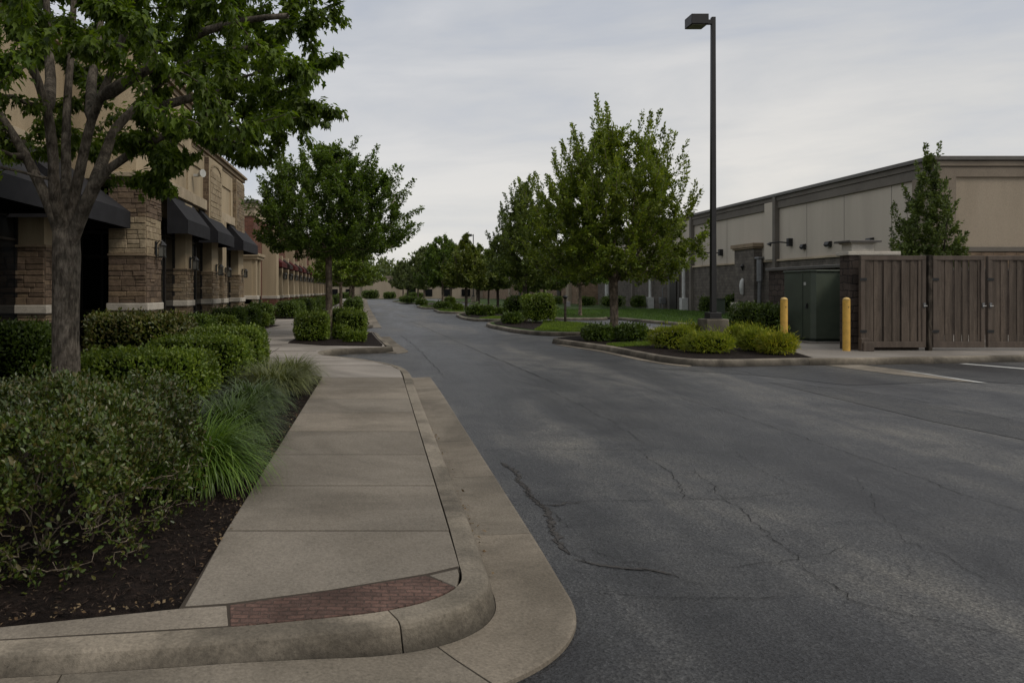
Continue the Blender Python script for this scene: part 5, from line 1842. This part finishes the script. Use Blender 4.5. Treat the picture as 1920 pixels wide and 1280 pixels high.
make_tree('narrow_tree', 'narrow cone-shaped tree rising behind the brown gates at the store corner', 'tree', (20.0, 27.0, 0.14), 6.6, 0.8, sc_prof([(0, 0.8), (0.1, 1.0), (0.3, 0.9), (0.5, 0.72), (0.7, 0.5), (0.85, 0.3), (1, 0.07)], 1.25), 0.09, 380, 60, 0.115,
          M['leaf_pine'], M['bark_dark'], 74, rise=1.0, spread=0.14, back=0.6, droop=0.05, updir=0.45, follow=0.7, lump=0.25, limbs=4, inner=0.25, ext=0.15, spikes=45, spike_up=1.6, spike_len=0.6)
make_tree('lawn_tree', 'small dark tree in a mulch ring on the lawn left of the big maple trunk', 'tree', (12.35, 45.3, 0.15), 5.4, 1.9, sc_prof(pear_prof, 1.95), 0.10, 260, 70, 0.14,
          M['leaf_round'], M['bark_pale'], 85, rise=0.7, spread=0.2, back=0.8, lump=0.2, inner=0.3)
# three prototypes for the more distant street trees
pA = make_tree('street_tree', 'upright green tree with pale trunk on the islands, left of the far lamp post', 'tree', (6.9, 57.5, 0.147), 6.0, 1.8, sc_prof(pear_prof, 2.0), 0.11, 240, 60, 0.19, M['leaf_yellow'], M['bark_dark'], 91, rise=0.9, spread=0.22, back=0.9, lump=0.22, inner=0.3, r_tip=0.01, group='trees along the right side of the lane')
pB = make_tree('street_tree', 'dark upright tree between the yellowish tree and the pyramid tree', 'tree', (9.9, 61, 0.147), 6.3, 1.8, sc_prof(pear_prof, 1.9), 0.11, 240, 60, 0.19, M['leaf_pear'], M['bark_dark'], 92, rise=0.9, spread=0.22, back=0.9, lump=0.22, inner=0.3, r_tip=0.01, group='trees along the right side of the lane')
pC = make_tree('street_tree', 'tall dark tree with pale trunk on the far right islands', 'tree', (7.0, 79, 0.147), 7.6, 2.0, sc_prof([(0, 0.7), (0.15, 1.0), (0.45, 0.92), (0.7, 0.7), (0.9, 0.4), (1, 0.12)], 2.5), 0.13, 280, 60, 0.23, M['leaf_round'], M['bark_pale'], 93, rise=0.8, spread=0.28, back=1.0, lump=0.25, inner=0.3, r_tip=0.012, group='trees along the right side of the lane')
for src, loc, s, rz, lab in (
        (pB, (13.4, 59.5, 0.147), 0.93, 1.1, 'street tree just behind the pyramid tree, its crown touching the big maple'),
        (pB, (9.6, 70, 0.147), 0.98, 2.3, 'slim dark street tree left of the pyramid tree, behind low shrubs'),
        (pB, (12.0, 80, 0.147), 0.9, 4.0, 'small street tree on the lawn seen under the pyramid tree crown'),
        (pC, (9.2, 92, 0.147), 1.0, 1.9, 'tall tree just left of the yellowish tree, behind its neighbour'),
        (pC, (6.0, 108, 0.0), 0.92, 3.3, 'tall tree on the farthest right island beside the small far lamp'),
        (pA, (5.2, 124, 0.0), 1.05, 2.2, 'yellowish round tree just right of the end of the lane'),
        (pC, (8.2, 128, 0.0), 1.25, 0.6, 'big rounded tree behind the small far lamp post'),
        (pC, (5.0, 141, 0.0), 1.0, 5.1, 'small grey-green tree standing before the far pale building'),
        (pA, (11.5, 116, 0.0), 1.1, 4.4, 'yellow-green tree right of the small far lamp post'),
        (pB, (14.0, 104, 0.147), 1.1, 5.4, 'dark tree on the lawn behind the far lamp post'),
        (pB, (15.0, 74, 0.147), 0.8, 0.3, 'small tree by the brown block building, seen right of the pyramid tree')):
    o = copy_tree(src)
    o.location, o.scale, o.rotation_euler = loc, (s, s, s), (0, 0, rz)
    o['label'] = lab
    if loc[1] > 85:                          # lighter leaf colour paints in haze farther down the lane
        for ch in o.children:
            if ch.name.startswith('crown'):
                ch.material_slots[0].link = 'OBJECT'
                ch.material_slots[0].material = M['leaf_far']
lT = make_tree('planter_tree', 'bright green tree behind the round tree on the left side of the lane', 'tree', (-2.25, 47, 0.16), 5.6, 2.0, sc_prof(round_prof, 2.3), 0.10, 260, 60, 0.17, M['leaf_hedge_bright'], M['bark_pale'], 95, rise=0.5, spread=0.22, back=0.8, lump=0.22, inner=0.3, r_tip=0.01, group='trees along the left side of the lane')
for loc, s, rz, lab in (((-1.9, 60, 0.16), 1.0, 1.3, 'second bright tree on the left, right edge showing beside the lane'),
                        ((-2.6, 74, 0.16), 1.02, 2.6, 'third tree on the left, crown low over the far hedges'),
                        ((-2.9, 90, 0.16), 1.05, 3.9, 'fourth tree on the left, dark trunk near the far hedges'),
                        ((-3.4, 112, 0.16), 1.1, 5.0, 'farthest tree on the left before the pale end building')):
    o = copy_tree(lT)
    o.location, o.scale, o.rotation_euler = loc, (s, s, s), (0, 0, rz)
    o['label'] = lab
# wood beyond the far end
rng = np.random.default_rng(77)
Ps, Ds, Ns, Ss = [], [], [], []
for k in range(70):
    x = -80 + k * 2.7 + rng.uniform(-1.5, 1.5)
    y = 205 + rng.uniform(-12, 25)
    h = rng.uniform(7.5, 11.5) + (2.0 if 12 < x < 40 else 0)
    r = rng.uniform(3.0, 5.0)
    n = 420
    v = norm(rng.normal(size=(n, 3))) * rng.uniform(0.55, 1.0, (n, 1))
    c = np.array([x, y, h * 0.55])
    Ps.append(c + v * np.array([r, r, h * 0.5]))
    Ds.append(v + rng.normal(0, 0.6, (n, 3)))
    Ns.append(v + rng.normal(0, 0.5, (n, 3)))
    Ss.append(rng.uniform(0.7, 1.4, n))
o = link_mesh('distant_woodland', leaf_mesh('distant_woodland', np.concatenate(Ps), np.concatenate(Ds), np.concatenate(Ns), np.concatenate(Ss), 'kite'), M['leaf_far'])
stuff(o, 'distant belt of grey-green woodland beyond the end of the lane', 'woodland')

# ------------------------------------------------------------------ hedges, left beds
HG = 'clipped hedges in the bed along the near shops'
def H(label, x0, x1, y0, y1, top, leaf, seed, n, size, e=5, name='clipped_hedge', zb=0.15, **kw):
    return hedge(name, label, 'hedge', ((x0 + x1) / 2, (y0 + y1) / 2, zb), (x1 - x0, y1 - y0, top - zb), M[leaf], seed, n, size, e, 0, kw.pop('group', HG), **kw)


H('bronze-topped clipped hedge right behind the near maple trunk', -5.75, -3.8, 14.3, 15.9, 1.16, 'leaf_hedge_brown', 101, 9000, 0.07, 6, lump_amp=0.05)
H('dark clipped hedge left of the near maple trunk, before the first stone pillar', -6.75, -5.8, 12.7, 14.0, 1.05, 'leaf_hedge', 102, 5000, 0.065, 5)
H('green shrub cut by the left edge, below the first pillar', -7.2, -5.95, 10.6, 12.0, 0.98, 'leaf_hedge', 112, 4500, 0.065, 4)
H('low clipped hedge in the second row, right of the near maple trunk', -4.1, -2.28, 9.75, 11.1, 0.80, 'leaf_hedge_bright', 103, 12000, 0.055, 5, lump_amp=0.05)
H('clipped hedge in the third row between its two neighbours, mid green', -3.5, -2.0, 11.4, 12.5, 0.90, 'leaf_hedge_bright', 104, 9500, 0.055, 6, lump_amp=0.045)
H('square clipped hedge nearest the plaza paving at the end of the grass clumps', -3.35, -2.06, 13.1, 14.3, 0.96, 'leaf_hedge_bright', 105, 9500, 0.055, 7, lump_amp=0.04)
H('dark clipped hedge below the first black side awning past the big pillar', -5.95, -4.75, 21.4, 22.7, 0.92, 'leaf_hedge', 106, 4500, 0.07, 4)
H('small round clipped bush right of the dark hedge under the awnings', -5.25, -4.55, 23.6, 24.6, 0.84, 'leaf_hedge_bright', 107, 2600, 0.07, 3.2)
H('large dark clipped hedge at the mulch corner by the plaza walk', -5.9, -4.75, 26.6, 27.9, 0.98, 'leaf_hedge', 108, 4000, 0.08, 4)
H('clipped hedge directly behind the mulch corner hedge, slightly smaller', -5.6, -4.6, 28.9, 30.0, 0.97, 'leaf_hedge', 109, 3200, 0.08, 4)
H('low bright clipped bush tucked before the last hedge of the near bed', -5.0, -4.45, 30.5, 31.1, 0.72, 'leaf_hedge_bright', 110, 1600, 0.08, 3)
H('tall clipped hedge ending the near bed below the brick portico', -5.6, -4.4, 31.3, 32.6, 1.07, 'leaf_hedge', 111, 3400, 0.085, 4)
fh = hedge('clipped_hedge', 'first dark clipped hedge of the far row, across the paving from the portico', 'hedge', (-4.85, 40.9, 0.16), (1.25, 1.5, 0.88), M['leaf_hedge'], 120, 2600, 0.10, 4, 0, 'row of clipped hedges along the brick shops')
ordn = ['second', 'third', 'fourth', 'fifth', 'sixth', 'seventh', 'eighth', 'ninth', 'tenth']
for k, y in enumerate((44.3, 47.8, 51.5, 55.5, 60.0, 65.0, 71.0, 78.0, 86.0)):
    o = fh.copy()
    col.objects.link(o)
    o.location = (-4.85 + 0.02 * k, y, 0.16)
    o.rotation_euler = (0, 0, 3.14159 * (k % 2))
    o.scale = (1, 1.1, 1.0 + 0.04 * (k % 3))
    o['label'] = ordn[k] + ' clipped hedge of the far row, counted from the plaza walk'
PG = 'shrubs in the lane-side planter under the round tree'
H('plump round clipped bush at the left of the round tree trunk', -2.42, -1.44, 22.0, 23.0, 0.97, 'leaf_hedge_bright', 131, 6000, 0.06, 4.2, group=PG)
H('long clipped hedge behind the round tree trunk, beside the curb', -1.35, -0.35, 24.7, 26.4, 0.88, 'leaf_hedge_bright', 132, 5000, 0.07, 5, group=PG)
H('wide clipped hedge at the back of the round tree planter', -2.2, -0.45, 26.5, 27.5, 0.95, 'leaf_hedge_bright', 133, 4200, 0.075, 5, group=PG)
H('small loose shrub at the right foot of the round tree', -1.35, -0.85, 22.9, 23.5, 0.56, 'leaf_hedge_bright', 134, 1500, 0.075, 2.6, name='small_shrub', group=PG, lump_amp=0.12)
H('lowest sprawling shrub on the mulch corner of the round tree planter', -0.95, -0.32, 21.6, 22.2, 0.42, 'leaf_hedge_bright', 135, 1500, 0.075, 2.4, name='small_shrub', group=PG, lump_amp=0.15)
H('low yellow-green hedge under the second tree on the left', -2.3, -1.0, 37.5, 41, 0.62, 'leaf_hedge_bright', 136, 4200, 0.09, 4, group=PG)
H('dark rounded bush beside the curb past the yellow-green hedge', -2.3, -1.0, 52, 54, 1.05, 'leaf_hedge', 137, 2600, 0.10, 3, group=PG)
H('farthest dark bush beside the left curb', -2.6, -1.4, 68, 71, 1.05, 'leaf_hedge', 138, 2200, 0.12, 3, group=PG)
FB = 'dark bushes closing the far end of the lane'
for x, y, w, h, lab in ((-6.0, 142, 3.0, 1.2, 'leftmost dark bush before the pale end building'), (-1.2, 146, 3.4, 1.7, 'taller dark bush in front of the stepped parapet'), (2.6, 148, 2.4, 1.3, 'low dark bush right of the taller one at the lane end'), (7.5, 147, 4.0, 1.2, 'wide dark bush at the lane end under the rounded tree')):
    H(lab, x - w / 2, x + w / 2, y - 1, y + 1, h, 'leaf_hedge', int(150 + x), 1500, 0.2, 3, name='far_bush', zb=0.0, group=FB)

# near big shrub with bare stems
rng = np.random.default_rng(160)
ns = thing('leggy_shrub', 'large leggy shrub with bare grey stems at lower left corner', 'shrub', (-2.2, 4.75, 0.15))
sk = Skel()
r0 = sk.add((0, 0, -0.02), -1)
tips = []
SX, SY, SZ = 0.94, 1.16, 0.86
while len(tips) < 1050:
    v = rng.uniform(-1, 1, 3) * np.array([1, 1, 1])
    v[2] = rng.uniform(0.0, 1.0)
    s = (abs(v[0])**4 + abs(v[1])**4 + abs(v[2])**5)
    if s > 1 or s < 0.28:
        continue
    if v[2] < 0.45 and rng.uniform() > 0.75:
        continue
    lump = 1 + 0.05 * math.sin(v[0] * 7 + v[1] * 5) + 0.05 * math.sin(v[1] * 9 - v[2] * 4)
    tips.append(np.array([v[0] * SX * lump, v[1] * SY * lump, max(0.06, v[2] * SZ * lump)]))
bases = []
for (bx, by) in ((0, 0), (0.35, -0.55), (-0.3, -0.6), (0.5, 0.1), (-0.5, 0.2), (0.2, 0.6), (-0.3, 0.7), (0.62, -0.3)):
    i = sk.add((bx * 0.8, by, 0.0), r0) if (bx, by) != (0, 0) else r0
    for m in range(4):
        a = rng.uniform(0, 6.28)
        e = (bx + math.cos(a) * 0.35, by + math.sin(a) * 0.35, rng.uniform(0.35, 0.5))
        mid = (bx * 0.9 + math.cos(a) * 0.07 + rng.normal(0, 0.05), by + math.sin(a) * 0.07 + rng.normal(0, 0.05), 0.2)
        sk.chain([tuple(q) for q in bez_chain([np.array(sk.p[i]), mid, e], 0.07)[1:]], i)
tips = np.array(tips)
br = grow(sk, tips, rng, 0.05, 0.08, 0.25, 0.06)
# wiggle the twigs
arr = np.array(sk.p)
wig = np.array([mnoise.noise_vector(Vector((p[0] * 9, p[1] * 9, p[2] * 9))) for p in arr]) * 0.035
wig[arr[:, 2] < 0.03] *= 0
sk.p = [tuple(q) for q in np.maximum(arr + wig, [-9, -9, -0.02])]
mb = MB()
n_nodes = len(sk.p)
skel_mesh(mb, sk, 0.022, 0.0020, sides_big=6)
mb.build('stems', M['twig'], ns, smooth=True)
P, D, Nn, S = plumes(rng, sk, br, 80, 0.08, 0.27, 0.030, 0.05, 0.35, 0.5, 0.05)
# fewer leaves low on the lane side where the stems show
keep = ~((P[:, 2] < 0.40) & (P[:, 0] > 0.05) & (rng.uniform(size=len(P)) < 0.85))
keep &= P[:, 2] > 0.02
# the sheared outer skin: dense small leaves over the clipped top and sides, breaking up towards the bottom
m = 26000
q = rng.normal(size=(m, 3))
q[:, 2] = np.abs(q[:, 2])
q = q / ((np.abs(q)**4.5).sum(1)**(1 / 4.5))[:, None]
nr = norm(np.sign(q) * np.abs(q)**3.5)
lumpf = 1 + 0.05 * np.sin(q[:, 0] * 7 + q[:, 1] * 5) + 0.05 * np.sin(q[:, 1] * 9 - q[:, 2] * 4) + 0.03 * np.sin(q[:, 0] * 17 + q[:, 1] * 13 + q[:, 2] * 11)
Pq = q * np.array([SX * 1.02, SY * 1.02, SZ * 1.02]) * (lumpf * (1 - 0.14 * rng.beta(1, 1.8, m)))[:, None]
ok = rng.uniform(size=m) < np.clip((Pq[:, 2] - 0.12 - 0.28 * (Pq[:, 0] > 0.1)) / 0.28, 0.10, 1)
gap = np.sin(Pq[:, 0] * 11 + 1) + np.sin(Pq[:, 1] * 12 + 2) + np.sin(Pq[:, 2] * 14 + Pq[:, 0] * 5)
ok &= (gap > -1.35) | (rng.uniform(size=m) < 0.25)
Pq, nr = Pq[ok], nr[ok]
k = len(Pq)
P = np.concatenate([P[keep], Pq]); D = np.concatenate([D[keep], nr * 0.6 + rng.normal(0, 0.6, (k, 3)) + [0, 0, 0.5]])
Nn = np.concatenate([Nn[keep], nr + rng.normal(0, 0.5, (k, 3)) + [0, 0, 0.3]]); S = np.concatenate([S[keep], 0.034 * rng.uniform(0.6, 1.25, k)])
keep = np.ones(len(P), bool)
link_mesh('foliage', leaf_mesh('foliage', P[keep], D[keep], Nn[keep], S[keep], 'oval'), M['leaf_shrub'], ns)

# grass clumps along the walk
GG = 'grass clumps along the edge of the mulch bed'
grass_clump('ornamental_grass', 'bright green arching grass clump nearest the camera beside the walk', (-1.42, 5.85, 0.15), 2300, 0.77, 0.16, 0.014, M['blade'], 171, GG, 2.3, (0.02, 0.75))
grass_clump('ornamental_grass', 'dark blue-green grass clump second along the walk', (-1.47, 7.5, 0.15), 1900, 0.68, 0.16, 0.014, M['blade_blue'], 172, GG, 2.3, (0.02, 0.75))
grass_clump('ornamental_grass', 'dark grass clump third along the walk, half hidden by hedges', (-1.55, 9.2, 0.15), 1600, 0.60, 0.18, 0.015, M['blade_blue'], 173, GG, 2.3, (0.02, 0.75))
grass_clump('ornamental_grass', 'greyish feathery grass clump fourth along the walk', (-1.50, 10.8, 0.15), 1700, 0.68, 0.22, 0.015, M['blade_grey'], 174, GG, 2.2, (0.02, 0.75))
grass_clump('ornamental_grass', 'greyish grass clump at the pointed end of the bed by the plaza', (-1.40, 12.1, 0.15), 1600, 0.66, 0.22, 0.015, M['blade_grey'], 175, GG, 2.2, (0.02, 0.75))

# ------------------------------------------------------------------ right-hand shrubs
JG = 'light green junipers around the lamp base'
def mound(px, base, top, wpx, label, leaf='leaf_juniper', seed=0, n=3200, group=JG, name='juniper_shrub', e=2.5, size=0.11, shape='needle', depth=None, zb=0.146, up=0.5, lump=0.1):
    x, y = g(px, base, zb)
    w = wpx / F * y
    d = depth or w * 0.95
    y += d / 2
    x = (px - CX) / F * y
    w = wpx / F * y
    h = (base - top) / F * y * 1.0
    tz = EYE - (top - CY) / F * (y)
    return hedge(name, label, 'shrub', (x, y, zb), (w, d, max(0.2, tz - zb)), M[leaf], seed, n, size, e, 0, group, shape=shape, lump_amp=lump, updir=up, jit=0.25, rough=0.5, core=0.74)


mound(1262, 655, 614, 78, 'light green juniper left of the lamp base', seed=181)
mound(1303, 646, 611, 78, 'light green juniper close behind the lamp base on its left', seed=182)
mound(1327, 664, 627, 88, 'light green juniper in front of the concrete lamp base', seed=183)
mound(1392, 652, 613, 66, 'light green juniper right of the lamp base, at the back', seed=184)
mound(1418, 660, 621, 62, 'light green juniper between the lamp base and the yellow-tinged one', seed=185)
mound(1456, 666, 628, 62, 'yellow-tinged juniper at the right end of the island mulch', 'leaf_juniper_gold', 186)
DG = 'dark low shrubs around the upright maple'
mound(1122, 640, 611, 60, 'dark low shrub left of the upright maple trunk', 'leaf_hedge', 187, 2600, DG, 'low_shrub', 3, 0.08, 'kite')
mound(1182, 641, 611, 62, 'dark low shrub right of the upright maple trunk', 'leaf_hedge', 188, 2600, DG, 'low_shrub', 3, 0.08, 'kite')
DH = 'dark hedges left of the green cabinet'
mound(1399, 636, 570, 40, 'narrow dark hedge left part beside the green cabinet', 'leaf_hedge', 189, 3600, DH, 'dark_hedge', 5, 0.07, 'kite', 1.2)
mound(1436, 640, 569, 44, 'wide dark hedge touching the yellow bollard side of the cabinet', 'leaf_hedge', 190, 3600, DH, 'dark_hedge', 5, 0.07, 'kite', 1.2)
IG = 'bushes on the second grass island'
mound(966, 602, 555, 40, 'left rounded bush of the pair on the second island', 'leaf_hedge', 191, 3000, IG, 'round_bush', 3.2, 0.09, 'kite', None, 0.15)
mound(1009, 606, 551, 62, 'large bright rounded bush on the second island beside the sign post', 'leaf_hedge_bright', 192, 5000, IG, 'round_bush', 3.4, 0.09, 'kite', None, 0.15)
mound(960, 608, 588, 38, 'low dark shrub at the front of the second island', 'leaf_hedge', 193, 1500, IG, 'low_shrub', 2.6, 0.09, 'kite', None, 0.15)
LG = 'low shrubs on the farther islands'
for px, base, top, w, lab, lf in ((892, 592, 573, 34, 'dark shrub left half on the third island', 'leaf_hedge'), (914, 592, 575, 26, 'dark shrub right half on the third island', 'leaf_hedge'),
                                 (939, 589, 579, 24, 'very low dark shrub between third island and bushes', 'leaf_hedge'), (858, 582, 571, 18, 'green shrub on the fourth island by the yellowish tree', 'leaf_hedge_bright'),
                                 (830, 579, 567, 34, 'dark shrub below the pale-trunk tree on the fifth island', 'leaf_hedge'), (844, 571, 558, 20, 'round shrub behind the fifth island', 'leaf_hedge_bright'),
                                 (765, 568, 556, 36, 'dark shrub on the farthest right island', 'leaf_hedge'), (790, 573, 562, 22, 'shrub at the left tip of the fifth island', 'leaf_hedge')):
    mound(px, base, top, w, lab, lf, 200 + px, 1300, LG, 'low_shrub', 2.8, 0.13, 'kite', None, 0.15)
WG = 'dark shrubs at the foot of the grey store wall'
for px, base, top, w, lab in ((1148, 578, 556, 42, 'widest dark shrub at the wall, behind the maple trunk'), (1196, 578, 556, 24, 'round dark shrub at the wall, right of the maple trunk'), (1328, 586, 557, 26, 'dark shrub at the wall behind the lamp pole'),
                             (1372, 588, 554, 30, 'dark pointed shrub right of the lamp pole at the wall'), (1040, 572, 556, 26, 'dark shrub at the wall left of the sign post'), (1100, 575, 557, 30, 'dark shrub at the wall behind the lawn tree')):
    mound(px, base, top, w, lab, 'leaf_hedge', 300 + px, 1500, WG, 'wall_shrub', 3.5, 0.12, 'kite', None, 0.147)

# ------------------------------------------------------------------ light, sky, camera
SUN_EL, SUN_AZ = 46.0, 122.0            # azimuth clockwise from +Y (straight down the lane): behind and to the right
w = bpy.data.worlds.new('World')
sc.world = w
w.use_nodes = True
nt = w.node_tree
bg = nt.nodes['Background']
sky = nt.nodes.new('ShaderNodeTexSky')
sky.sky_type = 'NISHITA'
sky.sun_disc = False
sky.sun_elevation = R(SUN_EL)
sky.sun_rotation = R(SUN_AZ)
tcn = nt.nodes.new('ShaderNodeTexCoord')
sep = nt.nodes.new('ShaderNodeSeparateXYZ')
nt.links.new(tcn.outputs['Generated'], sep.inputs[0])
mp = nt.nodes.new('ShaderNodeMapping')
mp.inputs['Scale'].default_value = (1.0, 1.0, 4.5)
mp.inputs['Rotation'].default_value = (0.1, 0.12, 0.3)
nt.links.new(tcn.outputs['Generated'], mp.inputs['Vector'])
cl = noise(nt, mp.outputs['Vector'], 2.2, 7, 0.55, 0.35)
grad = ramp(nt, sep.outputs[2], [(0.0, (7.5, 7.3, 7.05)), (0.12, (7.1, 7.0, 6.9)), (0.36, (5.5, 5.72, 6.15)), (0.62, (7.4, 7.4, 7.4)), (1.0, (8.4, 8.3, 8.2))])
cloud = ramp(nt, cl, [(0.38, (0.86, 0.89, 0.95)), (0.5, (1.0, 1.0, 1.0)), (0.62, (1.13, 1.11, 1.08))])
over = mix(nt, grad, cloud, 1.0, 'MULTIPLY')
side = ramp(nt, mathn(nt, 'ADD', mathn(nt, 'MULTIPLY', sep.outputs[0], 0.5), 0.5), [(0.25, (0.97, 0.99, 1.02)), (0.5, (1.0, 1.0, 1.0)), (0.8, (1.06, 1.04, 1.0))])
over = mix(nt, over, side, 1.0, 'MULTIPLY')
full = mix(nt, sky.outputs[0], over, 0.9)
nt.links.new(full, bg.inputs['Color'])
bg.inputs['Strength'].default_value = 0.1

sl = bpy.data.lights.new('sun', 'SUN')
sl.energy = 1.3
sl.angle = R(18)
sl.color = (1.0, 0.92, 0.82)
so = bpy.data.objects.new('sun', sl)
col.objects.link(so)
d = Vector((math.sin(R(SUN_AZ)) * math.cos(R(SUN_EL)), math.cos(R(SUN_AZ)) * math.cos(R(SUN_EL)), math.sin(R(SUN_EL))))
so.rotation_euler = (-d).to_track_quat('-Z', 'Y').to_euler()
so.location = (30, -20, 40)

cam = bpy.data.cameras.new('camera')
cam.sensor_width = 36
cam.lens = F / 1920 * 36
cam.shift_x = (960 - CX) / 1920
cam.shift_y = -(640 - CY) / 1920
cam.clip_end = 3000
co = bpy.data.objects.new('camera', cam)
col.objects.link(co)
co.location = (0, 0, EYE)
co.rotation_euler = (R(90), 0, 0)
sc.camera = co
sc.view_settings.view_transform = 'Standard'
sc.view_settings.look = 'None'
sc.view_settings.exposure = 0
sc.view_settings.gamma = 1
sc.cycles.max_bounces = 6
sc.cycles.diffuse_bounces = 3
sc.cycles.transmission_bounces = 3
sc.cycles.transparent_max_bounces = 4
sc.cycles.use_denoising = True
